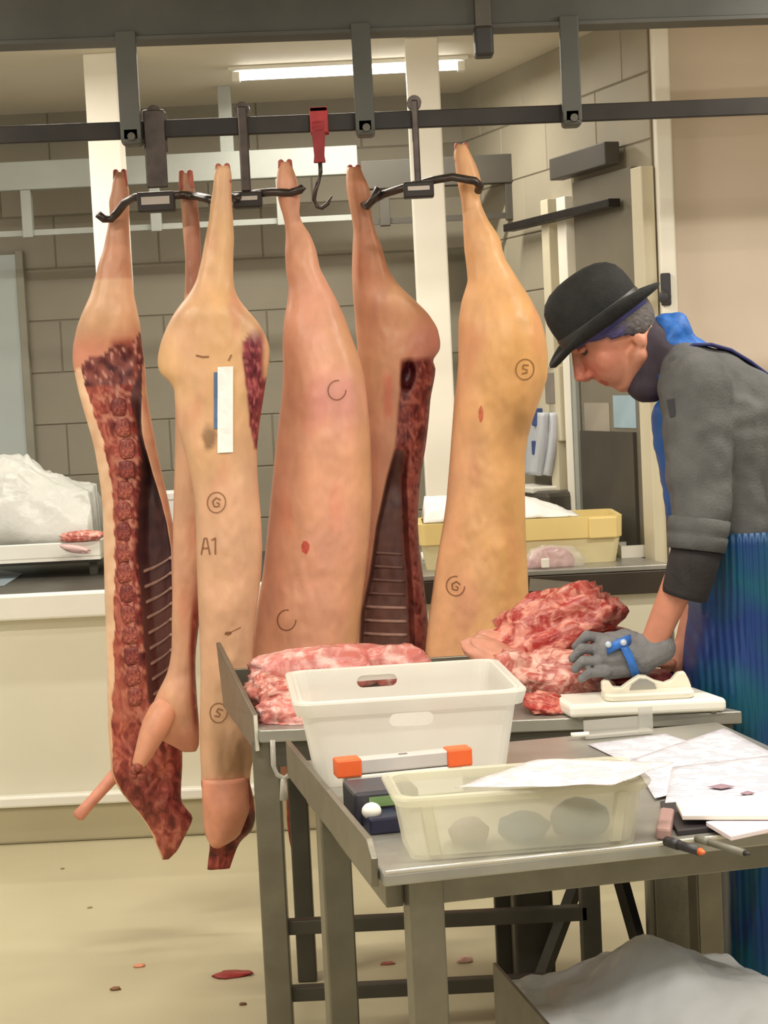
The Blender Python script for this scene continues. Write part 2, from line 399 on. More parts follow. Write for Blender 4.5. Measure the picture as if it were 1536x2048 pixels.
obj('base', prism(cpoly(0.02, YF + 0.04, 7.25), 0.16, zt - 0.1), base_m, e)
obj('worktop', prism(cpoly(0.0, YF, 7.25), zt - 0.018, zt), steel_top, e, bevel=0.003)
obj('front_edge', prism([(cut + 0.002, YF - 0.004), (1.0, YF - 0.004), (1.0, YF + 0.03), (cut + 0.002, YF + 0.03)], zt - 0.1, zt - 0.02), M('dark_edge', S(74, 66, 58), 0.4, 0.5), e, bevel=0.003)
obj('kerb', prism(cpoly(0.02, YF + 0.02, 7.25), 0, 0.16), floor_m, e, bevel=0.01)
# ================================================================== hanging pork halves
flesh = M('carcass_tissue', (1, 1, 1), 0.42, 0, 0.13, 14, 0.12, 55, sss=0.08, attr=True, stretch=(1, 1, 0.6), marble=True)
bone_m = M('rib_bone', S(186, 148, 136), 0.4, 0, 0.15, 30)
vert_m = M('cut_vertebra', S(132, 56, 50), 0.45, 0, 0.3, 40, 0.3, 120, fat=S(186, 110, 92), fatscale=60); vert_d = M('cut_vertebra_dark', S(112, 42, 42), 0.45, 0, 0.3, 40, 0.3, 120, fat=S(160, 84, 72), fatscale=60)
toe_m = M('trotter_toe', S(178, 98, 84), 0.5, 0, 0.25, 40)
ink_m = M('stamp_ink', S(118, 72, 40), 0.6, 0, 0.35, 60, alpha=0.6)
paper_m = M('white_paper', S(244, 243, 240), 0.6, 0, 0.03, 10)
SK, SKP, SKY = S(216, 170, 134), S(218, 158, 134), S(216, 172, 122)
FAT = S(226, 182, 146); RED = S(146, 58, 52); DRED = S(112, 36, 36); MAR = S(92, 34, 38); PLUM = S(84, 56, 62)

class Half:
    def __init__(s, rows, Y, face, rnd=None, T=(0.12, 0.12), n=190, nf=64, nb=26, cav=None, bend=0.0, exp=2.3):
        ys = np.array([r[0] for r in rows], float)
        s.ys, s.l, s.r = ys, np.array([r[1] for r in rows], float), np.array([r[2] for r in rows], float)
        s.Y, s.face, s.T, s.n, s.nf, s.nb, s.cav, s.exp, s.bend = Y, face, T, n, nf, nb, cav, exp, bend
        s.rnd = rnd or (560, 660)
    def lr(s, y):
        k = np.array([-9, -4.5, 0, 4.5, 9]); w_ = np.array([1, 2, 3, 2, 1]) / 9
        yy = np.clip(y + k, s.ys[0], s.ys[-1])
        return float((np.interp(yy, s.ys, s.l) * w_).sum()), float((np.interp(yy, s.ys, s.r) * w_).sum())
    def thick(s, y, hw):
        t = ss(s.rnd[0], s.rnd[1], y)
        tf = hw * 0.95 * (1 - t) + min(hw * 1.05, s.T[0]) * t; tb = hw * 0.95 * (1 - t) + min(hw * 1.05, s.T[1]) * t
        k = ss(s.ys[-1], s.ys[-1] - 150, y); k = 0.35 + 0.65 * k
        return tf * k, tb * k
    def pt(s, x, y, front=True, off=0.0):
        l, r = s.lr(y); c = U((l + r) / 2, y, s.Y); hw = max(1e-4, (r - l) / 2 * s.Y / F)
        u = max(-1.0, min(1.0, (x - (l + r) / 2) / max(0.5, (r - l) / 2)))
        tf, tb = s.thick(y, hw); p = s.exp
        sh = max(0.0, 1 - abs(u) ** p) ** (1 / p)
        if front:
            v = tf * sh
            if s.cav:
                d = s.cav(x, y); v -= min(d, v + tb * sh * 0.72)
            v += 0.006 * nz(x * 0.02, y * 0.016, s.Y) * sh + 0.0025 * nz(x * 0.07, y * 0.05, 3) * sh
        else: v = -tb * sh
        return Vector((c.x + u * hw, c.y - v - off, c.z))
    def build(s, parent, paint, name='body'):
        V, Cc, rings = [], [], []
        y0, y1 = s.ys[0], s.ys[-1]
        for i in range(s.n):
            t = i / (s.n - 1); y = y0 + (y1 - y0) * t
            l, r = s.lr(y); ring = []
            for j in range(s.nf):
                a = math.pi * j / (s.nf - 1); u = -math.cos(a)
                if s.nf > 40: u = 0.55 * u + 0.45 * (2 * j / (s.nf - 1) - 1)
                x = (l + r) / 2 + u * (r - l) / 2; ring.append(s.pt(x, y)); Cc.append(paint(x, y, True, u, l, r))
            for j in range(1, s.nb - 1):
                u = math.cos(math.pi * j / (s.nb - 1)); x = (l + r) / 2 + u * (r - l) / 2
                ring.append(s.pt(x, y, False)); Cc.append(paint(x, y, False, u, l, r))
            rings.append(ring)
        s.parent = parent
        return obj(name, loft(rings), flesh, parent, smooth=True, cols=Cc)
    # marks that lie on the skin
    def stroke(s, pts, wpx, mat, name='stamp', closed=False, label=None, lift=0.0022):
        pts = [Vector((p[0], p[1])) for p in pts]; dense = []
        n = len(pts); rng = range(n if closed else n - 1)
        for i in rng:
            a, b = pts[i], pts[(i + 1) % n]; k = max(1, int((b - a).length / 3))
            for q in range(k): dense.append(a.lerp(b, q / k))
        if not closed: dense.append(pts[-1])
        V = []; m_ = len(dense)
        for i in range(m_):
            a = dense[(i - 1) % m_ if closed else max(0, i - 1)]; b = dense[(i + 1) % m_ if closed else min(m_ - 1, i + 1)]
            t = (b - a).normalized(); q = Vector((-t.y, t.x)) * wpx / 2
            for sg in (-1, 1): V.append(s.pt(dense[i].x + q.x * sg, dense[i].y + q.y * sg, True, lift))
        Fc = [(2 * i, 2 * ((i + 1) % m_), 2 * ((i + 1) % m_) + 1, 2 * i + 1) for i in range(m_ if closed else m_ - 1)]
        return V, Fc
    def stamp(s, cx, cy, r, glyph, tilt=0.0, gap=False):
        ring = [(cx + r * 0.92 * math.cos(q), cy + r * math.sin(q)) for q in [2 * math.pi * k / 28 for k in range(28)]]
        parts = [s.stroke(ring[:23] if gap else ring, 2.6, ink_m, closed=not gap)]
        c, sn = math.cos(tilt), math.sin(tilt)
        for g in glyph: parts.append(s.stroke([(cx + (x * c - y * sn) * r * 0.5, cy + (x * sn + y * c) * r * 0.5) for x, y in g], 3.2, ink_m))
        return obj('ink_stamp', join(*parts), ink_m, s.parent, label='brown ink inspection stamp')
    def spot(s, cx, cy, rx, ry, rgb, name='blemish', seed=0):
        ring = [(cx + rx * (1 + 0.3 * nz(k * 0.9, seed, 1)) * math.cos(q), cy + ry * (1 + 0.3 * nz(k * 0.7, seed, 5)) * math.sin(q)) for k, q in enumerate([2 * math.pi * k / 16 for k in range(16)])]
        V = [s.pt(cx, cy, True, 0.0016)] + [s.pt(x, y, True, 0.0012) for x, y in ring]
        return obj(name, (V, [(0, 1 + i, 1 + (i + 1) % 16) for i in range(16)]), M('spot_%d_%d_%d' % rgb, S(*rgb), 0.5, 0, 0.3, 60, alpha=0.6), s.parent)
    def toes(s, y, spread=0.011):
        l, r = s.lr(y); c = U((l + r) / 2, y, s.Y)
        for sg in (-1, 1):
            obj('toe', capsule(c + Vector((sg * spread * 0.8, -0.004, -0.03)), 0.013, c + Vector((sg * spread * 1.05, -0.002, 0.012)), 0.0085), toe_m, s.parent, smooth=True)
G2 = [[(-0.8, -0.5), (-0.2, -1), (0.6, -0.6), (0.3, 0.1), (-0.7, 0.9), (0.7, 0.9)]]
GG = [[(0.7, -0.7), (-0.3, -0.9), (-0.8, 0), (-0.2, 0.9), (0.7, 0.6), (0.6, 0), (0, 0)]]
G5 = [[(0.6, -0.9), (-0.5, -0.8), (-0.5, -0.1), (0.4, 0), (0.5, 0.6), (-0.5, 0.9)]]
def skin_paint(base, warm, seed, face_back=RED):
    def f(x, y, front, u, l, r):
        a = nz(x * 0.012, y * 0.006, seed); b = nz(x * 0.03, y * 0.02, seed + 7)
        c = mixc(base, warm, 0.45 + 0.7 * a + 0.25 * b)
        c = mixc(c, S(214, 140, 112), 0.5 * ss(0.15, 0.6, nz(x * 0.02, y * 0.008, seed + 3)))
        if not front: c = mixc(c, face_back, ss(0.97, 0.8, abs(u)) * ss(640, 760, y))
        return c
    return f
GRP = 'pork halves hanging from the rail'

# --- first half: cut face towards us, spine on the left, rib cavity on the right
R1 = [(345, 232, 250), (360, 226, 253), (380, 224, 258), (400, 218, 258), (430, 220, 258), (460, 215, 258), (500, 207, 260), (525, 198, 262), (560, 190, 264), (590, 181, 267), (620, 167, 273), (650, 155, 279), (690, 146, 283), (720, 145, 287), (745, 150, 290), (780, 157, 292), (820, 168, 297), (860, 180, 305), (900, 190, 313), (950, 198, 323), (1000, 204, 335), (1050, 206, 345), (1100, 207, 351), (1200, 209, 352), (1250, 211, 350), (1300, 213, 350), (1350, 214, 350), (1400, 214, 355), (1450, 215, 360), (1500, 219, 365), (1540, 221, 365), (1570, 234, 363), (1600, 256, 362), (1615, 270, 368), (1635, 285, 388), (1650, 295, 383), (1664, 302, 376), (1690, 313, 362), (1708, 320, 352), (1719, 325, 334)]
def xs1(y): return interp([(700, 300), (790, 264), (820, 268), (900, 284), (950, 283), (1000, 278), (1100, 276), (1150, 280), (1250, 288), (1400, 300), (1440, 320), (1470, 370)], y)
def rim1(y, r): return interp([(700, 4), (820, r - 284), (900, 20), (1000, 14), (1100, 9), (1300, 6), (1500, 3)], y) 
def cav1(x, y):
    if y < 790 or y > 1470: return 0.0
    a = xs1(y); r = float(np.interp(y, [q[0] for q in R1], [q[2] for q in R1])); b = r - rim1(y, r)
    return 0.085 * ss(a - 3, a + 16, x) * ss(b + 3, b - 6, x) * ss(790, 860, y) * ss(1470, 1420, y)
def paint1(x, y, front, u, l, r):
    sk = mixc(FAT, SK, 0.5 + 0.6 * nz(x * 0.02, y * 0.01, 1))
    if not front: return sk
    g = nz(x * 0.05, y * 0.05, 2); g2 = nz(x * 0.13, y * 0.13, 5); g3 = nz(x * 0.03, y * 0.012, 9)
    yc = interp([(145, 742), (165, 730), (185, 712), (215, 708), (235, 690), (262, 690), (290, 660)], x) + 8 * g
    if y < yc:
        c = mixc(sk, S(206, 128, 108), ss(640, 700, y) * 0.7)
        if 665 < y and 218 < x < 278: c = mixc(c, RED, 0.8 * ss(672, 690, y) * ss(218, 236, x) * ss(278, 262, x))
        if y < 560: c = mixc(c, S(190, 124, 100), 0.55)
        return c
    rim = interp([(700, 16), (800, 20), (900, 24), (1100, 26), (1300, 18), (1450, 10), (1540, 6), (1720, 4)], y) + 4 * g
    if y > 1440:
        c = mixc(RED, S(186, 98, 78), 0.5 + 0.8 * g3 + 0.4 * g)
        c = mixc(c, DRED, ss(1500, 1580, y) * (0.6 + 0.5 * g) * ss(1680, 1600, y)); c = mixc(c, S(206, 132, 112), 0.3 * ss(0.2, 0.6, nz(x * 0.06, y * 0.03, 17)))
        if x < l + rim: c = FAT
        return c
    if x < l + rim: return mixc(FAT, S(236, 200, 166), 0.5 + g)
    a = xs1(y)
    if x < a:
        if y < 770:
            c = mixc(MAR, S(150, 84, 74), 0.4 + 1.1 * g); c = mixc(c, S(206, 150, 136), ss(0.25, 0.5, g2 + 0.25 * g)); return c
        t = (x - l - rim) / max(1, a - l - rim)
        c = mixc(S(166, 82, 68), RED, ss(0.1, 0.6, t)); c = mixc(c, DRED, 0.8 * ss(0.25, 0.5, t + 0.3 * g) * (0.5 + 0.5 * math.sin(y * 0.15)))
        c = mixc(c, S(206, 142, 118), 0.75 * ss(0.1, 0.45, g2 + 0.35 * math.sin(y * 0.15 + 2)) * ss(0.0, 0.3, t))
        if abs(t - 0.68) < 0.05: c = mixc(c, S(204, 150, 130), 0.6)
        return mixc(c, S(196, 110, 88), ss(1300, 1420, y) * 0.5)
    b = r - rim1(y, r)
    if x > b: return mixc(S(216, 156, 130), FAT, 0.5 + g)
    c = mixc(PLUM, S(112, 76, 72), 0.3 + 0.9 * g)
    return mixc(c, S(140, 92, 82), ss(1100, 1300, y) * 0.7)
e = empty('pork_half', U(260, 1719, 5.22), 'hanging pork half showing its red cut face, spine and dark ribs beside the white post', 'pork half', GRP)
h1 = Half(R1, 5.22, 'cut', (600, 720), T=(0.035, 0.15), cav=cav1); h1.build(e, paint1); h1.toes(352)
for k in range(15):             # sawn vertebrae down the split spine
    y = 815 + k * 41; x = xs1(y) - 26; p = h1.pt(x, y, True, 0.001)
    wv_ = 0.0215 + 0.003 * nz(k * 1.7, 0, 3); hv_ = 0.0265 + 0.004 * nz(k * 2.3, 5, 1); v, f = ball((0, 0, 0), 1, 1, 1, 1, 12, 8)
    v = [p + Vector((math.copysign(abs(q.x) ** 0.6, q.x) * wv_ * (1 + 0.25 * nz(q.x * 2 + k, q.z * 2, 1)), q.y * 0.0055, math.copysign(abs(q.z) ** 0.6, q.z) * hv_ * (1 + 0.25 * nz(q.z * 2, q.x * 2 + k, 4)))) for q in v]
    obj('vertebra', (v, f), vert_m if k % 3 else vert_d, e, smooth=True)
for k in range(10):
    y = 1130 + k * 31; a = xs1(y) + 8; b = 343
    pts = [h1.pt(a + (b - a) * t, y + 14 - 26 * t ** 1.5, True, 0.001) for t in [q / 7 for q in range(8)]]
    obj('rib', tube(pts, [0.0045 + 0.001 * math.sin(q) for q in range(8)], 7), bone_m, e, smooth=True)
p0, p1 = U(232, 1548, 5.24), U(157, 1632, 5.16)
obj('foreleg', tube([U(250, 1530, 5.26), p0, p0.lerp(p1, 0.35), p0.lerp(p1, 0.7), p1, p1 + (p1 - p0) * 0.05], [0.024, 0.02, 0.0175, 0.0165, 0.019, 0.010], 12), M('foreleg_skin', S(212, 142, 116), 0.45, 0, 0.15, 20, sss=0.05), e, smooth=True)

# --- second half, between the others: skin strip, shoulder and bent foreleg
R2 = [(347, 364, 379), (362, 362, 384), (400, 362, 395), (460, 366, 400), (520, 371, 402), (580, 370, 408), (640, 366, 440), (700, 362, 450), (780, 350, 440), (850, 351, 430), (950, 349, 425), (1050, 346, 422), (1150, 345, 415), (1250, 344, 398), (1300, 343, 392), (1330, 338, 391), (1350, 332, 391), (1380, 316, 393), (1410, 303, 395), (1440, 298, 398), (1460, 300, 399), (1475, 315, 399), (1485, 335, 399), (1497, 355, 398), (1503, 372, 390)]
e = empty('pork_half', U(360, 1503, 5.07), 'narrow skin-side pork half with bent foreleg hanging between two wider halves', 'pork half', GRP)
h2 = Half(R2, 5.07, 'skin', (560, 660), T=(0.07, 0.05))
def paint2(x, y, front, u, l, r):
    c = skin_paint(SK, SKP, 21)(x, y, front, u, l, r)
    if y < 590: c = mixc(c, S(150, 94, 76), 0.75 * ss(368, 378, x))  # shadow on the leg, painted into its skin colour
    c = mixc(c, S(150, 52, 46), 0.85 * ss(1120, 1240, y) * ss(interp([(1100, 392), (1200, 386), (1290, 378), (1400, 384), (1500, 392)], y) - 3, interp([(1100, 396), (1200, 390), (1290, 383), (1400, 388), (1500, 397)], y) + 3, x) * ss(1480, 1440, y))
    return mixc(c, S(206, 128, 104), 0.6 * ss(1430, 1490, y))
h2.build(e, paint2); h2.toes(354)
a, b, c = U(322, 1418, 5.03), U(302, 1470, 5.0), U(277, 1530, 4.97)
obj('foreleg', tube([U(356, 1378, 5.085), U(340, 1400, 5.06), U(326, 1424, 5.035), U(311, 1452, 5.02), U(298, 1482, 5.0), U(286, 1510, 4.985), c, c + (c - b) * 0.08], [0.012, 0.032, 0.041, 0.040, 0.033, 0.025, 0.019, 0.012], 16), M('foreleg_skin_warm', S(214, 150, 118), 0.45, 0, 0.12, 20, sss=0.05), e, smooth=True)
obj('trotter', join(*[ball(c + Vector(q), 0.013) for q in ((-0.012, -0.004, -0.014), (0.012, 0.004, -0.016), (0.0, -0.012, -0.004), (-0.016, 0, -0.028), (0.006, -0.004, -0.032))]), M('cut_trotter', S(150, 76, 62), 0.5, 0, 0.3, 60), e, smooth=True)

# --- third half in front: skin side with paper tag and stamps
R3 = [(333, 434, 458), (345, 429, 463), (380, 426, 463), (400, 422, 463), (440, 418, 466), (480, 410, 468), (520, 403, 466), (560, 393, 466), (585, 380, 470), (605, 363, 480), (625, 348, 496), (650, 334, 517), (680, 322, 533), (700, 317, 539), (720, 315, 539), (742, 319, 536), (756, 338, 534), (772, 349, 531), (800, 350, 527), (850, 355, 519), (900, 370, 514), (950, 383, 515), (1000, 390, 519), (1050, 392, 523), (1100, 393, 525), (1150, 394, 523), (1200, 396, 517), (1250, 398, 510), (1300, 400, 505), (1350, 401, 506), (1400, 400, 512), (1450, 399, 516), (1500, 400, 512), (1540, 402, 503), (1567, 402, 500), (1600, 408, 508), (1640, 414, 512), (1665, 417, 505), (1680, 418, 484), (1698, 419, 474), (1715, 416, 468), (1737, 414, 460)]
e = empty('pork_half', U(440, 1737, 4.88), 'skin-side pork half with long white paper tag stuck under the ham', 'pork half', GRP)
h3 = Half(R3, 4.88, 'skin', (560, 660), T=(0.085, 0.05))
def paint3(x, y, front, u, l, r):
    c = skin_paint(SK, SKY, 31)(x, y, front, u, l, r)
    c = mixc(c, S(214, 168, 142), ss(900, 1000, y) * 0.5)
    g = nz(x * 0.06, y * 0.05, 4); g2 = nz(x * 0.14, y * 0.12, 8)
    if 640 < y < 905:           # red cut meat along the right of the ham
        xb = interp([(640, 540), (665, 505), (690, 490), (720, 488), (760, 494), (800, 498), (850, 503), (905, 512)], y) + 3 * g
        m_ = mixc(S(150, 60, 66), S(104, 30, 44), 0.5 + 1.2 * g); m_ = mixc(m_, S(198, 116, 108), 0.6 * ss(0.2, 0.45, g2))
        xo = interp([(640, 0), (690, 520), (740, 530), (800, 540)], y)
        c = mixc(c, m_, ss(xb - 3, xb + 3, x) * ss(650, 690, y) * (1.0 if y > 760 else ss(535, 522, x)))
    c = mixc(c, S(110, 80, 54), 0.75 * ss(1.3, 0.5, math.hypot((x - 425) / 16, (y - 872) / 26) + 0.5 * g))
    c = mixc(c, S(132, 96, 60), 0.55 * ss(1430, 1500, y) * ss(420, 450, x) * ss(1560, 1530, y))  # shadow side of the lower shoulder, painted darker into the skin
    if y > 1556 + 6 * g:
        m_ = mixc(S(140, 50, 40), S(84, 26, 22), 0.5 + g); flap = 1.0
        inside = ss(408, 420, x) * ss(500, 492, x) * ss(1545, 1556, y)
        xr = interp([(1550, 494), (1610, 497), (1657, 477), (1681, 440)], y); xl = interp([(1550, 414), (1655, 417), (1681, 432)], y)
        inside = ss(xl - 2, xl + 3, x) * ss(xr + 2, xr - 3, x) * ss(1686, 1680, y)
        c = mixc(m_, mixc(S(226, 158, 126), S(224, 128, 104), ss(1600, 1680, y)), inside)
        if y > 1712: c = mixc(c, S(170, 72, 62), 0.6)
    return c
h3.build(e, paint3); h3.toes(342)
# jowl flap
V = []; FN = 12
for i in range(15):
    t = i / 14; y = 1548 + 133 * t
    xr = interp([(1548, 492), (1610, 496), (1657, 477), (1681, 440)], y); xl = interp([(1548, 414), (1655, 417), (1681, 430)], y)
    V.append([h3.pt(xl + (xr - xl) * j / FN, y, True, 0.001 + 0.026 * math.sin(math.pi * (0.03 + 0.94 * j / FN)) ** 0.7 * ss(-0.05, 0.5, t) * (1 if i < 14 else 0.5)) for j in range(FN + 1)])
o = obj('jowl_flap', loft(V, False, False), M('jowl_skin', S(224, 152, 122), 0.45, 0, 0.14, 18, sss=0.05), e, smooth=True)
mo = o.modifiers.new('t', 'SOLIDIFY'); mo.thickness = 0.012; mo.offset = -1
tagv = [[h3.pt(x, y, True, 0.004) for x in (441, 448, 456, 464, 471)] for y in range(735, 910, 12)]
o = obj('paper_tag', loft(tagv, False, False), paper_m, e, label='long white paper tag'); mo = o.modifiers.new('t', 'SOLIDIFY'); mo.thickness = 0.001
tagb = [[h3.pt(x, y, True, 0.0035) for x in (434, 441)] for y in range(745, 860, 10)]
o = obj('tag_edge', loft(tagb, False, False), M('tag_blue', S(84, 110, 150), 0.5), e); mo = o.modifiers.new('t', 'SOLIDIFY'); mo.thickness = 0.001
h3.stamp(438, 1000, 20, GG, 0.3); h3.stamp(442, 1414, 19, G5, 0.5)
A1 = join(h3.stroke([(406, 1103), (413, 1070), (418, 1070), (425, 1102)], 3.4, ink_m), h3.stroke([(409, 1090), (422, 1089)], 3.4, ink_m), h3.stroke([(428, 1074), (436, 1069), (436, 1102)], 3.4, ink_m))
obj('ink_letters', A1, ink_m, e, label='brown ink letters A1')
h3.spot(461, 1259, 7, 4, (120, 76, 44), 'bruise', 2)
for q_, w_ in (([(398, 710), (412, 714), (424, 714)], 4), ([(462, 724), (468, 712)], 4), ([(466, 1257), (486, 1249)], 2.5)): obj('knife_mark', h3.stroke(q_, w_, ink_m), ink_m, e)

# --- fourth half: broad skin side
R4 = [(325, 560, 580), (340, 555, 587), (360, 553, 594), (385, 554, 600), (405, 558, 600), (430, 566, 598), (450, 570, 606), (470, 572, 620), (500, 570, 632), (540, 572, 640), (570, 578, 656), (600, 575, 672), (640, 568, 690), (680, 565, 704), (720, 566, 719), (760, 566, 729), (800, 562, 734), (850, 556, 739), (900, 550, 742), (1000, 540, 744), (1050, 535, 742), (1100, 530, 738), (1150, 524, 732), (1200, 515, 726), (1250, 507, 720), (1300, 500, 715), (1350, 497, 712), (1400, 500, 704), (1450, 518, 690), (1490, 540, 670), (1550, 548, 645), (1596, 572, 622), (1640, 573, 612), (1680, 578, 604), (1722, 588, 603)]
e = empty('pork_half', U(610, 1722, 5.06), 'broad pink skin-side pork half with a small red blood spot', 'pork half', GRP)
h4 = Half(R4, 5.06, 'skin', (540, 660), T=(0.12, 0.05))
def paint4(x, y, front, u, l, r):
    c = skin_paint(S(222, 164, 128), SKP, 41)(x, y, front, u, l, r)
    c = mixc(c, S(220, 152, 150), 0.55 * ss(720, 780, y) * ss(880, 800, y) * ss(600, 650, x))
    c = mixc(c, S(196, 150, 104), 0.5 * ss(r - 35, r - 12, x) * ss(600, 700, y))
    if y > 1570: c = mixc(c, S(164, 48, 40), ss(1570, 1600, y))
    return c
h4.build(e, paint4); h4.toes(333)
h4.stamp(577, 1227, 20, [], 0, True); h4.spot(614, 1085, 8, 13, (206, 70, 58), 'blood_spot', 3); h4.stamp(676, 781, 19, [], 0.4, True)

# --- fifth half: turned, cut edge and rib cavity facing right
R5 = [(335, 695, 720), (350, 692, 726), (375, 693, 738), (400, 697, 742), (430, 703, 742), (460, 707, 750), (500, 705, 765), (540, 704, 776), (570, 705, 795), (600, 707, 826), (630, 710, 856), (660, 712, 875), (690, 715, 881), (708, 715, 879), (718, 717, 868), (727, 718, 863), (736, 720, 872), (760, 722, 869), (800, 725, 861), (850, 728, 857), (900, 730, 851), (950, 732, 842), (1000, 730, 838), (1050, 725, 836), (1100, 720, 839), (1150, 718, 846), (1200, 716, 852), (1250, 715, 857), (1300, 714, 857), (1400, 716, 850), (1500, 722, 838), (1600, 745, 815), (1660, 760, 790)]
def xb5(y): return interp([(690, 800), (760, 800), (890, 790), (960, 772), (1050, 752), (1150, 738), (1220, 722), (1300, 718), (1500, 726)], y)
def xs5(y): return interp([(880, 812), (960, 800), (1100, 806), (1150, 812), (1300, 818), (1600, 800)], y)
def cav5(x, y):
    if y < 880: 
        return 0.04 * ss(1.0, 0.3, math.hypot((x - 815 - 0.12 * (752 - y)) / 17, (y - 752) / 36))
    return 0.075 * ss(xb5(y) - 2, xb5(y) + 10, x) * ss(xs5(y) + 14, xs5(y) + 2, x) * ss(880, 980, y) * ss(1640, 1560, y)
def paint5(x, y, front, u, l, r):
    c = skin_paint(S(208, 160, 122), S(206, 148, 124), 51)(x, y, front, u, l, r)
    if not front: return c
    g = nz(x * 0.05, y * 0.05, 12); g2 = nz(x * 0.14, y * 0.12, 15)
    if y < 600: return mixc(c, S(168, 108, 74), 0.75 * ss(l + 8, l + 16, x) * ss(600, 540, y))
    c = mixc(c, S(188, 124, 118), 0.6 * ss(800, 860, x) * ss(620, 680, y))
    xb = xb5(y)
    if y > 712:
        if y < 900:
            m_ = mixc(S(150, 72, 62), S(108, 40, 38), 0.5 + 1.1 * g); m_ = mixc(m_, S(196, 122, 104), 0.5 * ss(0.2, 0.45, g2))
            m_ = mixc(m_, S(78, 24, 28), ss(1.15, 0.75, math.hypot((x - 815 - 0.12 * (752 - y)) / 17, (y - 752) / 36) + 0.25 * g))
            c = mixc(c, m_, ss(xb - 4, xb + 4, x) * ss(712, 726, y)); c = mixc(c, S(206, 110, 88), 0.6 * ss(760, 775, x) * ss(790, 780, x) * ss(740, 760, y) * ss(850, 820, y))
        else:
            t = ss(xs5(y) - 4, xs5(y) + 6, x)
            inn = mixc(S(92, 62, 58), S(120, 84, 74), 0.4 + 0.8 * g + 0.5 * ss(1100, 1250, y)); sp = mixc(S(128, 62, 56), S(158, 84, 72), 0.5 + 1.0 * g)
            sp = mixc(sp, S(96, 30, 34), 0.7 * ss(0.1, 0.4, g2))
            m_ = mixc(inn, sp, t); c = mixc(mixc(c, S(206, 150, 122), 0.5 * ss(xb - 30, xb, x)), m_, ss(xb - 3, xb + 3, x))
    return c
e = empty('pork_half', U(770, 1660, 5.25), 'hanging pork half with dark rib cavity and cut edge beside the cream tub', 'pork half', GRP)
h5 = Half(R5, 5.25, 'cut', (560, 660), T=(0.06, 0.1), cav=cav5); h5.build(e, paint5); h5.toes(343)
for k in range(10):
    y = 1105 + k * 27; a = xb5(y) + 8; b = xs5(y) - 2
    obj('rib', tube([h5.pt(a + (b - a) * t, y + 6 * t, True, -0.0005) for t in [q / 7 for q in range(8)]], 0.0052, 7), bone_m if k > 3 else M('dull_rib', S(128, 92, 84), 0.45), e, smooth=True)

# --- sixth half: smooth yellowish skin side beside the butcher
R6 = [(290, 911, 932), (308, 907, 941), (335, 911, 954), (362, 915, 962), (378, 918, 962), (390, 921, 958), (410, 924, 962), (440, 926, 975), (465, 927, 992), (480, 928, 1001), (500, 929, 1004), (520, 932, 1010), (560, 936, 1035), (600, 923, 1060), (640, 917, 1080), (680, 917, 1091), (720, 917, 1096), (760, 913, 1094), (800, 908, 1081), (840, 905, 1066), (880, 902, 1055), (920, 899, 1050), (1000, 892, 1050), (1050, 885, 1051), (1100, 876, 1053), (1150, 868, 1056), (1200, 861, 1058), (1250, 854, 1058), (1300, 849, 1054), (1400, 856, 1036), (1500, 885, 1005), (1600, 915, 975), (1650, 930, 960)]
e = empty('pork_half', U(950, 1650, 5.13), 'smooth yellowish skin-side pork half hanging next to the butcher', 'pork half', GRP)
h6 = Half(R6, 5.13, 'skin', (540, 660), T=(0.13, 0.06))
def paint6(x, y, front, u, l, r):
    c = skin_paint(S(226, 174, 124), S(222, 170, 106), 61)(x, y, front, u, l, r)
    c = mixc(c, S(206, 152, 84), 0.45 * ss(960, 1030, x) * ss(560, 700, y))  # warm shading of the right side, painted into the skin
    c = mixc(c, S(150, 108, 62), 0.6 * ss(1.5, 0.3, math.hypot((x - 1040) / 24, (y - 848) / 26)))
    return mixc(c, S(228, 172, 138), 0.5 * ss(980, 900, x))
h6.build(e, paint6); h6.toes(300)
h6.stamp(1043, 741, 20, G5, 0.2); h6.stamp(907, 1160, 19, GG, 0.5, True); h6.spot(957, 825, 5, 16, (208, 104, 78), 'scratch', 4)

# ------------------------------------------------------------------ spreader hangers on the rail
def hanger(px, ytop, ybot, wpx, plate, ends, mat, label):
    c = U(px, ytop, 5.03); Y = RY(c.x); z1 = U(px, ytop, Y).z; z0 = U(px, ybot, Y).z; hw = wpx / 2 / F * Y
    e = empty('spreader_hanger', (c.x, Y, z0 - 0.05), label, 'meat hook', 'hangers on the rail')
    obj('strap', box(c.x - hw, c.x + hw, Y - 0.03, Y - 0.018, z0, rz + 0.05), mat, e, bevel=0.004)
    obj('strap', box(c.x - hw, c.x + hw, Y + 0.018, Y + 0.03, rz - 0.06, rz + 0.05), mat, e, bevel=0.004)
    obj('roller', tube([(c.x, Y - 0.017, rz + 0.0448), (c.x, Y + 0.017, rz + 0.0448)], 0.02, 14), mat, e)
    if plate:
        a, b = U(plate[0], plate[2], Y), U(plate[1], plate[3], Y)
        obj('block', box(a.x, b.x, Y - 0.035, Y + 0.01, b.z, a.z), rail_m, e, bevel=0.005)
        obj('slot', box(a.x + 0.012, b.x - 0.012, Y - 0.037, Y - 0.034, b.z + 0.02, a.z - 0.014), M('pale_hook_steel', S(150, 140, 130), 0.3, 0.7), e)  # slot face in a paler steel than the block
    for pts in ends:
        obj('arm', tube([U(x, y, yy) for x, y, yy in pts], 0.0115, 10), hook_m, e, smooth=True)
hanger(312, 250, 378, 42, (276, 352, 387, 424), [
    [(300, 392, 5.0), (270, 395, 5.04), (250, 405, 5.1), (235, 425, 5.15), (222, 438, 5.16), (208, 438, 5.15), (196, 428, 5.14)],
    [(330, 392, 5.0), (364, 390, 5.025), (380, 391, 5.035), (397, 393, 4.985), (414, 397, 4.93), (430, 403, 4.89)]], hook_m,
    'dark spreader hanger carrying the half with the open ribs')
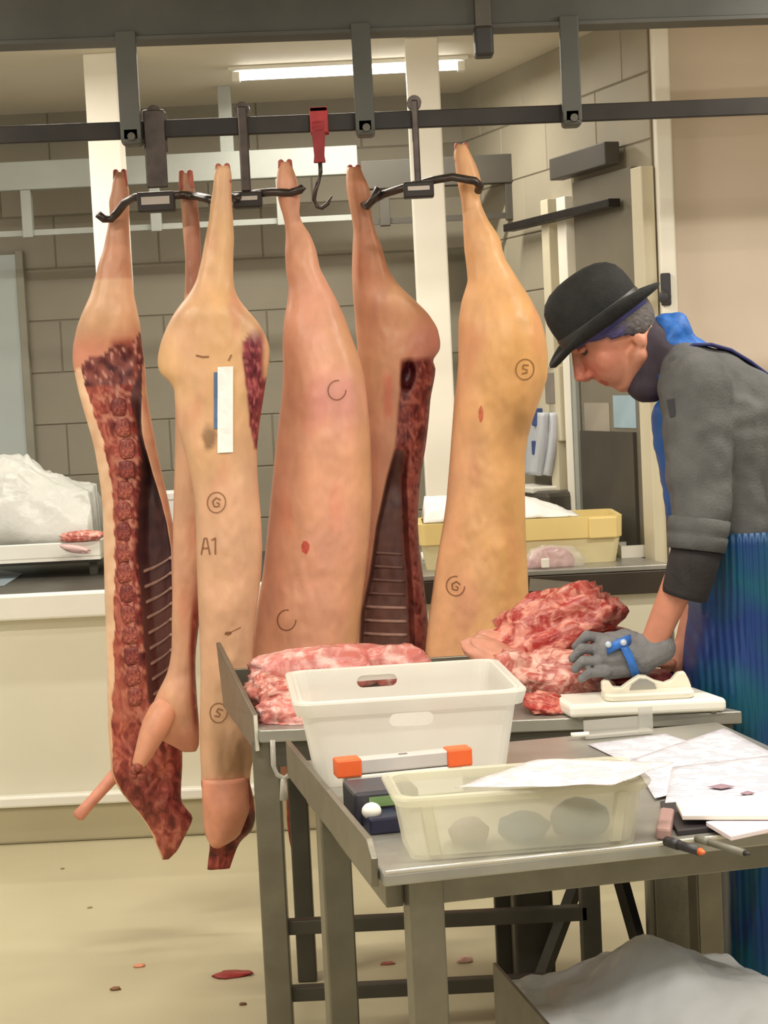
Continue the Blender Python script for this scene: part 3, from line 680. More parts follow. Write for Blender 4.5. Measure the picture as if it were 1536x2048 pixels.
hanger(486, 232, 385, 19, (466, 526, 386, 416), [
    [(478, 394, 5.0), (466, 396, 4.95), (458, 394, 4.89), (450, 390, 4.875)],
    [(505, 388, 5.01), (545, 384, 5.02), (580, 386, 5.035), (600, 380, 5.01), (606, 372, 5.01)]], hook_m,
    'dark spreader hanger between the tagged half and the blood-spotted half')
hanger(829, 212, 368, 13, (806, 868, 366, 396), [
    [(835, 368, 5.08), (800, 378, 5.1), (768, 388, 5.14), (742, 402, 5.19), (728, 410, 5.22), (735, 412, 5.17), (746, 400, 5.13), (757, 376, 5.13)],
    [(835, 368, 5.06), (868, 360, 5.05), (905, 354, 5.05), (950, 362, 5.04), (960, 372, 5.06), (956, 382, 5.08)]], hook_m,
    'dark spreader hanger between the rib-cavity half and the yellowish half')
c = U(637, 218, 5.03); Y = RY(c.x)
e = empty('red_hook', (c.x, Y, U(637, 415, Y).z), 'empty steel hook on a red strap hanging from the rail', 'meat hook', 'hangers on the rail')
obj('clip', join(box(c.x - 0.025, c.x + 0.025, Y - 0.034, Y - 0.016, rz - 0.03, rz + 0.04), box(c.x - 0.025, c.x + 0.025, Y - 0.034, Y + 0.03, rz + 0.026, rz + 0.04), box(c.x - 0.025, c.x + 0.025, Y + 0.016, Y + 0.03, rz - 0.03, rz + 0.03)), red_m, e, bevel=0.003)
a, b = U(637, 258, Y), U(640, 328, Y)
obj('strap', loft([[a + Vector((sx * 0.021, sy, 0.02)) for sx, sy in ((-1, -0.034), (1, -0.034), (1, -0.018), (-1, -0.018))], [b + Vector((sx * 0.014, sy, 0.02)) for sx, sy in ((-1, -0.034), (1, -0.034), (1, -0.018), (-1, -0.018))], [b + Vector((sx * 0.017, sy, 0)) for sx, sy in ((-1, -0.034), (1, -0.034), (1, -0.018), (-1, -0.018))]]), M('dark_red_strap', S(140, 34, 40), 0.5, 0, 0.2, 30), e, bevel=0.003)
obj('hook', tube([U(x, y, Y - 0.026) for x, y in ((640, 322), (641, 345), (636, 365), (630, 385), (628, 400), (634, 413), (644, 416), (655, 408), (664, 392))], [0.006] * 8 + [0.002], 8), hook_m, e, smooth=True)
# ================================================================== near table
Z1 = 0.775
O1 = Vector((-0.03, 2.93, 0)); k1 = math.atan(0.21)
e1 = Vector((math.cos(k1), math.sin(k1), 0)); e2 = Vector((-math.sin(k1), math.cos(k1), 0))
def T1(a, b, z): return O1 + e1 * a + e2 * b + Vector((0, 0, z))
def t1box(a0, a1, b0, b1, z0, z1): return frame_box(O1, e1, e2, a0, a1, b0, b1, z0, z1)
W1, D1 = 0.98, 0.94
tb = empty('work_table', T1(0.5, 0.47, 0), 'steel work table carrying the two white crates and papers', 'table')
obj('table_top', t1box(0, W1, 0, D1, Z1 - 0.022, Z1), steel_top, tb, bevel=0.004)
obj('side_upstand', extrude([T1(-0.002, 0.035, Z1 - 0.03), T1(-0.002, D1, Z1 - 0.03), T1(-0.002, D1, Z1 + 0.045), T1(-0.002, 0.07, Z1 + 0.045), T1(-0.002, 0.03, Z1 + 0.02)], e1 * -0.012), steel, tb, bevel=0.002)
obj('lip_highlight', tube([T1(0.004, 0.004, Z1 + 0.001), T1(W1 - 0.004, 0.004, Z1 + 0.001)], 0.0045, 8), M('highlight_steel', S(206, 202, 190), 0.25, 0.5), tb, smooth=True)  # pale tube added to paint a highlight along the front edge
obj('rail', t1box(0.06, W1 - 0.02, 0.05, 0.08, Z1 - 0.075, Z1 - 0.022), steel, tb, bevel=0.002)
obj('rail', t1box(0.02, 0.05, 0.09, D1 - 0.03, Z1 - 0.085, Z1 - 0.022), steel, tb, bevel=0.002)
for a, b in ((0.052, 0.045), (0.0, 0.62), (0.885, 0.86)):
    obj('leg', t1box(a, a + 0.06, b, b + 0.06, 0, Z1 - 0.022), steel, tb, bevel=0.004)

# ------------------------------------------------------------------ far table with the meat
Z2 = 0.79
FL, FR, BR, BL = Vector((-0.315, 4.14, 0)), Vector((0.80, 4.09, 0)), Vector((0.62, 4.80, 0)), Vector((-0.44, 4.74, 0))
FN_ = Vector((0.69, 4.29, 0))     # the corner is cut back where the butcher stands
t2 = empty('meat_table', (0.2, 4.45, 0), 'steel cutting table heaped with raw meat beside the butcher', 'table')
obj('table_top', prism([(p.x, p.y) for p in (FL, FR, FN_, BR, BL)], Z2 - 0.03, Z2), steel_top, t2, bevel=0.003)
obj('back_upstand', prism([(BL.x, BL.y), (BR.x, BR.y), (BR.x, BR.y + 0.012), (BL.x, BL.y + 0.012)], Z2 - 0.02, Z2 + 0.05), steel, t2, bevel=0.002)
q = [FL + Vector((0, 0, Z2 - 0.05)), BL + Vector((0, 0, Z2 - 0.05)), Vector((BL.x - 0.01, BL.y, 0.915)), FL + Vector((-0.004, 0.04, Z2 + 0.03))]
obj('side_splash', extrude(q, (-0.012, -0.003, 0)), steel, t2, bevel=0.002)
obj('front_rail', prism([(FL.x + 0.02, FL.y + 0.01), (FR.x - 0.02, FR.y + 0.01), (FR.x - 0.02, FR.y + 0.04), (FL.x + 0.02, FL.y + 0.04)], Z2 - 0.09, Z2 - 0.03), steel_dark, t2, bevel=0.002)
def leg_at(px0, px1, Y, z1=Z2 - 0.03, dy=0.05, mat=steel):
    a, b = U(px0, 1850, Y), U(px1, 1850, Y); return obj('leg', box(a.x, b.x, Y, Y + dy, 0, z1), mat, t2, bevel=0.004)
leg_at(523, 576, 4.17); leg_at(1163, 1203, 4.2, mat=steel_dark); leg_at(991, 1023, 4.66, mat=steel_dark); leg_at(430 + 160, 628, 4.68, mat=steel_dark)
for ya in (1858, 1992):
    a, b = U(560, ya, 4.2), U(1175, ya - 30, 4.2)
    obj('stretcher', box(a.x, b.x, 4.2, 4.23, a.z - 0.017, a.z + 0.017), steel_dark, t2, bevel=0.002)
for (xa, ya, xb, yb) in ((1182, 1690, 1068, 1995), (1222, 1690, 1305, 1985)):
    a, b = U(xa, ya, 4.46), U(xb, yb, 4.46)
    obj('brace', tube([a, b], 0.02, 4), steel_dark, t2)
a, b = U(1026, 1800, 4.5), U(1106, 1800, 4.5)
wbn = empty('waste_bin', (a.x + 0.05, 4.55, 0), 'narrow grey steel bin standing under the meat table', 'bin')
obj('bin_body', box(a.x, b.x, 4.5, 4.64, 0.012, 0.56), steel_dark, wbn, bevel=0.008)
obj('bin_rim', box(a.x - 0.004, b.x + 0.004, 4.496, 4.644, 0.55, 0.57), steel, wbn, bevel=0.004)
obj('bin_foot', box(a.x + 0.01, b.x - 0.01, 4.51, 4.63, 0, 0.012), steel_dark, wbn)
a, b = U(1303, 1800, 4.3), U(1396, 1800, 4.3)
cab = empty('under_table_cabinet', ((a.x + b.x) / 2, 4.36, 0), 'grey steel cabinet standing under the right end of the meat table', 'cabinet')
obj('cabinet_body', box(a.x, b.x, 4.3, 4.42, 0.02, 0.69), steel, cab, bevel=0.004)
obj('cabinet_door', box(a.x + 0.008, b.x - 0.008, 4.292, 4.3, 0.06, 0.67), steel, cab, bevel=0.003)
obj('cabinet_plinth', box(a.x + 0.01, b.x - 0.01, 4.31, 4.41, 0, 0.02), steel_dark, cab)

# ------------------------------------------------------------------ steel bin with white plastic sheet, under the near table
zb = 0.42; q0 = Uz(985, 1925, zb)
def bb(a, b, z): return q0 + e1 * a + e2 * b + Vector((0, 0, z - zb))
sb = empty('steel_bin', bb(0.3, -0.3, 0), 'open steel bin lined with white plastic under the work table', 'bin')
def slab(p, t, z0, z1):
    p = [Vector(x) for x in p]; return prism([(x.x, x.y) for x in p], z0, z1)
obj('bin_side', slab([bb(0, -0.62, 0), bb(0.008, -0.62, 0), bb(0.008, 0, 0), bb(0, 0, 0)], 0, 0.05, zb), steel, sb, bevel=0.002)
obj('bin_side', slab([bb(0.5, -0.62, 0), bb(0.508, -0.62, 0), bb(0.508, 0, 0), bb(0.5, 0, 0)], 0, 0.05, zb - 0.13), steel, sb, bevel=0.002)
obj('bin_end', slab([bb(0.008, -0.008, 0), bb(0.5, -0.008, 0), bb(0.5, 0, 0), bb(0.008, 0, 0)], 0, 0.05, zb - 0.05), steel, sb, bevel=0.002)
obj('bin_end', slab([bb(0.008, -0.62, 0), bb(0.5, -0.62, 0), bb(0.5, -0.612, 0), bb(0.008, -0.612, 0)], 0, 0.05, zb - 0.05), steel, sb, bevel=0.002)
obj('bin_floor', slab([bb(0.0, -0.62, 0), bb(0.508, -0.62, 0), bb(0.508, 0, 0), bb(0, 0, 0)], 0, 0.04, 0.055), steel, sb)
for a, b in ((0.03, -0.58), (0.44, -0.58), (0.03, -0.06), (0.44, -0.06)):
    obj('foot', slab([bb(a, b, 0), bb(a + 0.04, b, 0), bb(a + 0.04, b + 0.04, 0), bb(a, b + 0.04, 0)], 0, 0, 0.04), steel_dark, sb)
film = M('white_film', S(236, 238, 240), 0.25, 0, 0.05, 8, 0.15, 30, transl=0.25)
rings = []
for i in range(40):
    t = i / 39; r = []
    for j in range(40):
        s_ = j / 39; a = 0.014 + 0.478 * s_; b = -0.606 + 0.592 * t
        h = 0.10 * math.exp(-((s_ - 0.55) / 0.22) ** 2 - ((t - 0.72) / 0.3) ** 2) + 0.05 * math.exp(-((s_ - 0.85) / 0.2) ** 2 - ((t - 0.4) / 0.3) ** 2)
        h += 0.02 * nz(a * 9, b * 7, 2) + 0.012 * abs(nz(a * 20, b * 14, 4))
        r.append(bb(a, b, zb - 0.035 + h))
    rings.append(r)
o = obj('plastic_sheet', loft(rings, False, False), film, None, smooth=True, label='crumpled white plastic sheet lining the open steel bin', cat='plastic sheet')
mo = o.modifiers.new('t', 'SOLIDIFY'); mo.thickness = 0.002

# ------------------------------------------------------------------ crates
milky = M('milky_crate_plastic', S(242, 240, 234), 0.3, 0, 0.03, 5, alpha=0.74, transl=0.4)
cream_crate = M('cream_crate_plastic', S(236, 233, 214), 0.32, 0, 0.03, 5, alpha=0.45, transl=0.4)
def crate(name, label, c, yaw, hx, hy, z0, h, taper, mat, slots=(), r=0.035, lip=0.016, drop=0.03, ribs=0):
    f1 = Vector((math.cos(yaw), math.sin(yaw), 0)); f2 = Vector((-math.sin(yaw), math.cos(yaw), 0))
    e = empty(name, (c[0], c[1], z0), label, 'crate')
    tk = 0.005
    def ring(s, z, o_=0.0): return rrect(c[0], c[1], hx * s + o_, hy * s + o_, r, z, f1, f2)
    rs = [ring(taper, z0), ring(taper + (1 - taper) * 0.5, z0 + h * 0.5), ring(1, z0 + h), ring(1, z0 + h, -tk), ring(taper + (1 - taper) * 0.5, z0 + h * 0.5, -tk), ring(taper, z0 + 0.006, -tk)]
    body = obj('crate_body', loft(rs), mat, e, smooth=False)
    for (u, v, hw, hh, side) in slots:      # hand slots cut right through
        cc = Vector((c[0], c[1], 0)) + f1 * u + f2 * (side * hy) + Vector((0, 0, z0 + h - v))
        pr = []
        for sg, a0 in ((1, -90), (-1, 90)):
            for k in range(7):
                q_ = math.radians(a0 + 180 * k / 6); pr.append(cc + f1 * (sg * (hw - hh) + hh * math.cos(q_)) + Vector((0, 0, hh * math.sin(q_))) - f2 * 0.06)
        cu_ = obj('cutter', extrude(pr, f2 * 0.12), None, None)
        bm_ = body.modifiers.new('b', 'BOOLEAN'); bm_.object = cu_; bm_.operation = 'DIFFERENCE'; bm_.solver = 'EXACT'
        bake(body); bpy.data.objects.remove(cu_, do_unlink=True)
        ring_o = [[p + (p - cc) * 0.0 - f2 * (side * -0.0) for p in pr]]
    rim = [ring(1, z0 + h - drop, 0.001), ring(1, z0 + h - drop, lip * 0.5), ring(1, z0 + h - 0.004, lip), ring(1, z0 + h, lip * 0.9), ring(1, z0 + h + 0.002, lip * 0.3), ring(1, z0 + h - 0.002, -0.001)]
    v, f = loft(rim, False); n = len(rim[0])
    f += [((len(rim) - 1) * n + j, (len(rim) - 1) * n + (j + 1) % n, (j + 1) % n, j) for j in range(n)]
    obj('rim', (v, f), mat, e, smooth=False)
    for k in range(ribs):                   # moulded corner posts
        for sx in (-1, 1):
            p_ = Vector((c[0], c[1], 0)) + f1 * (sx * hx * 0.8) - f2 * (hy * 0.97)
            obj('corner_rib', loft([[p_ + f1 * x_ - f2 * y_ * (1) + f2 * (hy * (1 - taper) * (1 - t)) - f1 * (sx * hx * 0.8 * (1 - taper) * (1 - t)) + Vector((0, 0, z0 + 0.01 + (h - drop - 0.01) * t)) for x_, y_ in ((-0.012, 0.0), (-0.008, 0.011), (0.008, 0.011), (0.012, 0.0))] for t in (0, 0.5, 1)]), mat, e)
    return e
crate('large_crate', 'large white milky crate with hand slots standing on the work table', (0.018, 3.765), 0.09, 0.222, 0.195, Z1 + 0.001, 0.18, 0.87, milky,
      slots=((0.0, 0.048, 0.045, 0.0135, -1), (-0.035, 0.03, 0.045, 0.0135, 1)))
crate('small_crate', 'smaller cream see-through crate holding blue cloths and a sheet of paper', (0.204, 3.105), 0.11, 0.212, 0.095, Z1 + 0.001, 0.112, 0.92, cream_crate, r=0.03, lip=0.013, drop=0.016, ribs=1)
rag_b = M('blue_cloth', S(50, 104, 150), 0.8, 0, 0.15, 20); rag_g = M('grey_cloth', S(120, 110, 112), 0.8, 0, 0.15, 20)
for (x, y, rx, rz_, mt, lab) in ((0.315, 3.09, 0.052, 0.036, rag_b, 'bundled blue cloth lying in the corner of the small crate'), (0.215, 3.085, 0.045, 0.026, rag_b, 'flat blue cloth lying in the middle of the small crate'), (0.12, 3.08, 0.035, 0.022, rag_g, 'greyish cloth lying in the small crate')):
    v, f = ball((x, y, Z1 + 0.008 + rz_ * 0.8), 1, rx, 0.045, rz_, 22, 14)
    v = [p + Vector((0.007 * nz(p.x * 60, p.y * 60, p.z * 60), 0.006 * nz(p.x * 50, p.z * 60, 7), 0.006 * nz(p.y * 60, p.x * 50, 9))) for p in v]
    v = [Vector((p.x, p.y, max(p.z, Z1 + 0.0085))) for p in v]
    obj('cloth', (v, f), mt, None, smooth=True, label=lab, cat='cloth', group='cloths in the small crate')
# sheet of paper lying across the small crate
def sheet(name, corners, label, mat, nu=12, nv=12, wav=0.004, seed=0, thick=0.0006, group=None, drop=0.0):
    a, b, c, d = [Vector(p) for p in corners]; rg = []
    for i in range(nv + 1):
        t = i / nv; rg.append([a.lerp(b, j / nu).lerp(d.lerp(c, j / nu), t) + Vector((0, 0, wav * (0.5 + 0.5 * nz(j * 0.35 + seed, i * 0.35, seed)))) for j in range(nu + 1)])
    o = obj(name, loft(rg, False, False), mat, None, smooth=True, label=label, cat='paper', group=group)
    mo = o.modifiers.new('t', 'SOLIDIFY'); mo.thickness = thick; mo.offset = 1; return o
def print_mat(name, base, ink, rows, seed):
    mt = M(name, base, 0.55, 0, 0.02, 6); nt = mt.node_tree; N, L = nt.nodes, nt.links
    tc = N.new('ShaderNodeTexCoord'); mp = N.new('ShaderNodeMapping'); mp.inputs['Rotation'].default_value = (0, 0, 0.25 * seed)
    L.new(tc.outputs['Object'], mp.inputs[0])
    wv = N.new('ShaderNodeTexWave'); wv.bands_direction = 'Y'; wv.inputs['Scale'].default_value = rows; L.new(mp.outputs[0], wv.inputs[0])
    nn = N.new('ShaderNodeTexNoise'); nn.inputs['Scale'].default_value = 24; L.new(mp.outputs[0], nn.inputs['Vector'])
    g1 = N.new('ShaderNodeMath'); g1.operation = 'GREATER_THAN'; g1.inputs[1].default_value = 0.86; L.new(wv.outputs['Fac'], g1.inputs[0])
    g2 = N.new('ShaderNodeMath'); g2.operation = 'GREATER_THAN'; g2.inputs[1].default_value = 0.52; L.new(nn.outputs['Fac'], g2.inputs[0])
    ml = N.new('ShaderNodeMath'); ml.operation = 'MULTIPLY'; L.new(g1.outputs[0], ml.inputs[0]); L.new(g2.outputs[0], ml.inputs[1])
    m2 = N.new('ShaderNodeMath'); m2.operation = 'MULTIPLY'; m2.inputs[1].default_value = 0.6; L.new(ml.outputs[0], m2.inputs[0])
    mx = N.new('ShaderNodeMix'); mx.data_type = 'RGBA'; L.new(m2.outputs[0], mx.inputs[0])
    p = N['Principled BSDF']; src = p.inputs['Base Color'].links[0].from_socket
    L.new(src, mx.inputs[6]); mx.inputs[7].default_value = (*ink, 1); L.new(mx.outputs[2], p.inputs['Base Color']); return mt
form_m = print_mat('printed_form', S(204, 202, 212), S(80, 76, 88), 26, 1.0)
form2 = print_mat('printed_list', S(206, 200, 198), S(110, 76, 74), 30, 0.6)
zr = Z1 + 0.001 + 0.112 + 0.004
sheet('paper_sheet', [Uz(908, 1579, zr), Uz(1075, 1521, zr + 0.004), Uz(1348, 1527, zr + 0.012), Uz(1225, 1573, zr + 0.004)], 'printed sheet of paper lying across the rim of the small crate', form2, wav=0.006, seed=2)
PG = 'papers on the work table'
def zs(x, y, k): return Uz(x, y, Z1 + k)
sheet('paper_sheet', [zs(1290, 1545, 0.002), zs(1175, 1489, 0.002), zs(1330, 1468, 0.002), zs(1470, 1512, 0.002)], 'white printed sheet lying nearest the white cutting board', form_m, seed=3, group=PG, wav=0.002)
sheet('paper_sheet', [zs(1310, 1598, 0.005), zs(1262, 1520, 0.005), zs(1448, 1457, 0.005), zs(1590, 1530, 0.005)], 'large white form spread over the other papers', form_m, seed=5, group=PG, wav=0.003)
sheet('paper_sheet', [zs(1330, 1607, 0.009), zs(1345, 1535, 0.009), zs(1600, 1505, 0.009), zs(1640, 1580, 0.009)], 'white form with dark printed boxes lying on top of the large form', form_m, seed=7, group=PG, wav=0.003)
for (x0, x1, y0, y1) in ((1415, 1470, 1568, 1578), (1480, 1510, 1582, 1590)):
    o = [U(0, 0, 3)] 
    pts = [zs(x0, (y0 + y1) / 2 + 1, 0.014), zs((x0 + x1) / 2, y1, 0.014), zs(x1, (y0 + y1) / 2, 0.014), zs((x0 + x1) / 2, y0, 0.014)]
    obj('printed_label', extrude(pts, (0, 0, 0.0008)), M('mauve_print', S(150, 122, 132), 0.6), None, label='small mauve printed label on the top form' if x0 < 1450 else 'tiny mauve printed label beside the larger one', cat='label')
# stack of booklets
bk = M('booklet_paper', S(226, 216, 206), 0.6, 0, 0.05, 8); bk2 = M('booklet_pink', S(236, 222, 226), 0.6, 0, 0.05, 8)
for i, (c4, mt, lab) in enumerate(([((1365, 1640), (1352, 1612), (1600, 1590), (1640, 1640)), bk, 'beige booklet lying under the loose receipts'], [((1462, 1682), (1412, 1652), (1590, 1622), (1600, 1652)), bk2, 'pinkish receipt pad lying at the table edge'])):
    z = 0.0205 if i == 0 else 0.0105
    v, f = extrude([zs(x, y, z) for x, y in c4], (0, 0, 0.008)); obj('booklet' if i == 0 else 'receipt_pad', (v, f), mt, None, label=lab, cat='booklet', bevel=0.001)
v, f = extrude([zs(x, y, 0.0005) for x, y in ((1355, 1672), (1320, 1612), (1580, 1592), (1600, 1645))], (0, 0, 0.0095)); obj('black_folder', (v, f), M('black_cover', S(50, 46, 48), 0.5), None, label='black folder lying under the booklet', cat='folder', bevel=0.002)
def pen(p, q, r, mt, lab, tip):
    a, b = zs(*p, r), zs(*q, r); e = empty('pen', (a + b) / 2 - Vector((0, 0, r)), lab, 'pen', 'pens on the work table')
    obj('barrel', tube([a, b], r, 10), mt, e, smooth=True); d = (b - a).normalized()
    obj('tip', tube([b, b + d * 0.012], [r * 0.9, r * 0.25], 10), tip, e, smooth=True); obj('cap', tube([a - d * 0.002, a + d * 0.03], r * 1.15, 10), mt, e, smooth=True)
blk = M('black_plastic', S(44, 42, 44), 0.4); org = M('orange_plastic', S(226, 112, 62), 0.4, 0, 0.06, 10)
pen((1335, 1683), (1400, 1703), 0.008, blk, 'thick black pen with orange tip at the table edge', org)
pen((1395, 1678), (1490, 1706), 0.006, M('grey_pen', S(110, 108, 96), 0.4), 'grey pen beside the black pen', blk)
o = obj('pink_eraser', ([*[p for p in extrude([zs(x, y, 0.0005) for x, y in ((1312, 1680), (1342, 1683), (1350, 1640), (1322, 1637))], (0, 0, 0.022))[0]]], extrude([Vector()] * 4, (0, 0, 1))[1]), M('dull_pink', S(160, 128, 122), 0.6), None, bevel=0.005, label='dull pinkish block beside the small crate', cat='block')

# ------------------------------------------------------------------ bar with orange ends, black device
ba = U(672, 1530, 3.43); bb_ = U(944, 1515, 3.49)
d1_ = Vector((bb_.x - ba.x, bb_.y - ba.y, 0)); Lb = d1_.length; d1_.normalize(); d2_ = Vector((-d1_.y, d1_.x, 0)); zt_ = U(760, 1512, 3.45).z
O_ = Vector((ba.x, ba.y, 0))
be = empty('bag_sealer', O_ + d1_ * Lb / 2 + Vector((0, 0, Z1)), 'pale bar with orange end caps standing between the crates', 'sealer')
obj('base', frame_box(O_, d1_, d2_, 0.02, Lb - 0.02, 0.0, 0.05, Z1 + 0.0004, zt_ - 0.034), white_m, be, bevel=0.003)
obj('bar', frame_box(O_, d1_, d2_, 0.048, Lb - 0.048, 0.0, 0.032, zt_ - 0.032, zt_ - 0.003), M('pale_grey_bar', S(206, 200, 196), 0.35, 0.1), be, bevel=0.003)
obj('handle_mark', frame_box(O_, d1_, d2_, Lb * 0.47, Lb * 0.53, 0.008, 0.016, zt_ - 0.003, zt_ - 0.0015), M('grey_mark', S(130, 126, 124), 0.5), be)
for a in (0, Lb - 0.05): obj('end_cap', frame_box(O_, d1_, d2_, a, a + 0.05, -0.006, 0.036, zt_ - 0.036, zt_), M('orange_cap', S(232, 104, 54), 0.4, 0, 0.05, 20), be, bevel=0.004)
dv = empty('label_device', T1(0.1, 0.4, Z1), 'black device with green display beside the small crate', 'device')
obj('case', t1box(0.018, 0.14, 0.33, 0.45, Z1 + 0.0004, Z1 + 0.062), M('black_case', S(54, 52, 60), 0.35, 0, 0.1, 20), dv, bevel=0.006)
obj('lower_case', t1box(0.03, 0.09, 0.255, 0.33, Z1 + 0.0004, Z1 + 0.03), M('navy_case', S(40, 40, 66), 0.35), dv, bevel=0.004)
obj('display', t1box(0.045, 0.12, 0.3265, 0.33, Z1 + 0.034, Z1 + 0.052), M('green_display', S(112, 140, 92), 0.25), dv)
c = U(743, 1622, 3.22)
obj('knob', join(ball(c, 0.0165, 1.1, 1.0, 0.95, 18, 12), tube([c, c + Vector((0, 0.035, -0.004))], 0.009, 10)), white_m, dv, smooth=True)
obj('knob_post', tube([c + Vector((0.012, 0.01, -0.01)), Vector((c.x + 0.012, c.y + 0.01, Z1 + 0.0004))], 0.009, 10), steel, dv, smooth=True)
hk = empty('loop_hook', U(565, 1545, 3.98), 'clear plastic loop hanging at the corner between the two tables', 'hook')
obj('loop', tube([U(x, y, 3.99) for x, y in ((545, 1480), (547, 1530), (555, 1550), (568, 1557), (582, 1548), (588, 1530), (586, 1500))], 0.006, 8), M('clear_loop', S(214, 210, 200), 0.2, 0, 0.05, 5, trans=0.4), hk, smooth=True)
obj('clip', tube([U(567, 1556, 3.99), U(567, 1600, 3.99)], [0.007, 0.009], 8), M('clear_loop', S(214, 210, 200)), hk, smooth=True)

# ------------------------------------------------------------------ board, tool and acrylic holder
bd = empty('cutting_board', (0.57, 4.19, Z2), 'thick white cutting board on the corner of the meat table', 'cutting board')
bp = [Vector((0.405, 4.085, 0)), Vector((0.765, 4.08, 0)), Vector((0.715, 4.255, 0)), Vector((0.372, 4.235, 0))]
obj('board', prism([(p.x, p.y) for p in bp], Z2 + 0.002, Z2 + 0.034), white_m, bd, bevel=0.01, segs=3)
for p in bp: 
    q = p.lerp(sum(bp, Vector()) / 4, 0.15); obj('foot', tube([(q.x, q.y, Z2 + 0.0004), (q.x, q.y, Z2 + 0.003)], 0.008, 8), rag_g, bd)
ivory = M('ivory_plastic', S(228, 222, 204), 0.4, 0, 0.04, 12)
tl = empty('sharpener_stand', U(1295, 1414, 4.13), 'ivory plastic sharpener with curved top lying on the white board', 'sharpener')
xa_, xb_ = U(1206, 1400, 4.14).x, U(1386, 1400, 4.14).x; zo = Z2 + 0.0345
def tx(t): return xa_ + (xb_ - xa_) * t
obj('stand_foot', loft([rrect((xa_ + xb_) / 2, 4.145, (xb_ - xa_) / 2 + d_, 0.052 + d_, 0.025, zo + h_, Vector((1, 0, 0)), Vector((0, 1, 0))) for d_, h_ in ((-0.003, 0), (0, 0.003), (0, 0.012), (-0.004, 0.017))]), ivory, tl)
pr_ = [(0.0, 0.015), (0.0, 0.036), (0.03, 0.04), (0.09, 0.038), (0.13, 0.024), (0.22, 0.022), (0.32, 0.036), (0.42, 0.048), (0.50, 0.046), (0.60, 0.034), (0.70, 0.028), (0.78, 0.034), (0.85, 0.050), (0.93, 0.052), (0.97, 0.034), (1.0, 0.015)]
obj('stand_body', extrude([Vector((tx(t), 4.15, zo + h_)) for t, h_ in pr_], (0, 0.026, 0)), ivory, tl, bevel=0.003)
obj('blade', extrude([Vector((tx(t), 4.139, zo + h_)) for t, h_ in ((0.30, 0.017), (0.33, 0.030), (0.42, 0.042), (0.50, 0.040), (0.58, 0.030), (0.60, 0.017))], (0, 0.009, 0)), steel_top, tl)
acr = M('clear_acrylic', S(206, 204, 196), 0.08, 0, 0.03, 5, alpha=0.45)
a0, a1 = Uz(1172, 1478, Z1 + 0.004), Uz(1308, 1466, Z1 + 0.004)
ah = empty('acrylic_holder', (a0 + a1) / 2, 'clear acrylic sheet holder standing against the meat table', 'holder')
ad = (a1 - a0).normalized(); an = Vector((-ad.y, ad.x, 0)); La = (a1 - a0).length
obj('holder_base', frame_box(Vector((a0.x, a0.y, 0)), ad, an, 0, La, 0, 0.05, Z1 + 0.0035, Z1 + 0.009), acr, ah)
obj('holder_back', frame_box(Vector((a0.x, a0.y, 0)), ad, an, 0.01, La - 0.02, 0.045, 0.05, Z1 + 0.009, Z1 + 0.035), acr, ah)
obj('holder_post', frame_box(Vector((a0.x, a0.y, 0)), ad, an, La - 0.02, La + 0.012, 0.04, 0.045, Z1 + 0.004, Z1 + 0.055), acr, ah)
obj('holder_rod', tube([a0 + an * 0.01 + Vector((-0.03, 0, 0.008)), a0 + an * 0.012 + Vector((0.01, 0, 0.008))], 0.006, 8), white_m, ah, smooth=True)

# ------------------------------------------------------------------ raw meat on the far table
pink = M('pink_fat_meat', S(206, 120, 112), 0.32, 0, 0.15, 14, 0.4, 45, fat=S(240, 196, 186), fatscale=16, sss=0.05)
redm = M('red_trim_meat', S(170, 58, 52), 0.32, 0, 0.18, 14, 0.5, 50, fat=S(234, 160, 142), fatscale=17, sss=0.05)
darkm = M('dark_lean_meat', S(120, 40, 44), 0.35, 0, 0.2, 18, 0.4, 50, fat=S(170, 84, 78), fatscale=22)
rose = M('rose_meat', S(188, 98, 88), 0.32, 0, 0.15, 14, 0.4, 40, fat=S(240, 186, 170), fatscale=26, sss=0.05)
skinm = M('rind_skin', S(216, 152, 128), 0.42, 0, 0.14, 14, 0.2, 40)
def chunk(name, label, c, ax, mat, seed, amp=0.25, fr=7.0, group='cuts of meat on the table', parent=None, floor_=Z2, n=40, m_=26, ridge=0.0):
    v, f = ell((0, 0, 0), ((1, 0, 0), (0, 1, 0), (0, 0, 1)), n, m_); out = []; c = Vector(c); L_ = [Vector(a) for a in ax]
    for p in v:
        k = 1 + amp * nz(p.x * 1.4 + seed, p.y * 1.4, p.z * 1.4) + amp * 0.6 * nz(p.x * 3.1 + seed, p.y * 3.1, p.z * 3.1) + amp * 0.35 * nz(p.x * fr + seed, p.y * fr, p.z * fr)
        if ridge: k += ridge * abs(nz(p.x * 2.2, p.y * 5 + seed, p.z * 5))
        q = c + (L_[0] * (math.copysign(abs(p.x) ** 0.8, p.x)) + L_[1] * math.copysign(abs(p.y) ** 0.8, p.y) + L_[2] * p.z) * k
        q.z = max(q.z, floor_ + 0.0005 + 0.0004 * (p.z + 1)); out.append(q)
    if parent is not None: return obj(name, (out, f), mat, parent, smooth=True, label=label)
    return obj(name, (out, f), mat, None, smooth=True, label=label, cat='meat', group=group)
def at2(x, y, Y): return U(x, y, Y)
chunk('pork_belly', 'long pale belly slab lying behind the large crate', at2(652, 1335, 4.64), ((0.215, 0.01, 0.0), (0, 0.06, 0), (0, 0.01, 0.055)), pink, 3, 0.16)
chunk('pork_trim', 'rosy meat piece with pale fat cap lying behind the crate rim', at2(790, 1330, 4.62), ((0.09, 0, 0.0), (0, 0.055, 0), (0, 0, 0.05)), pink, 8, 0.2)
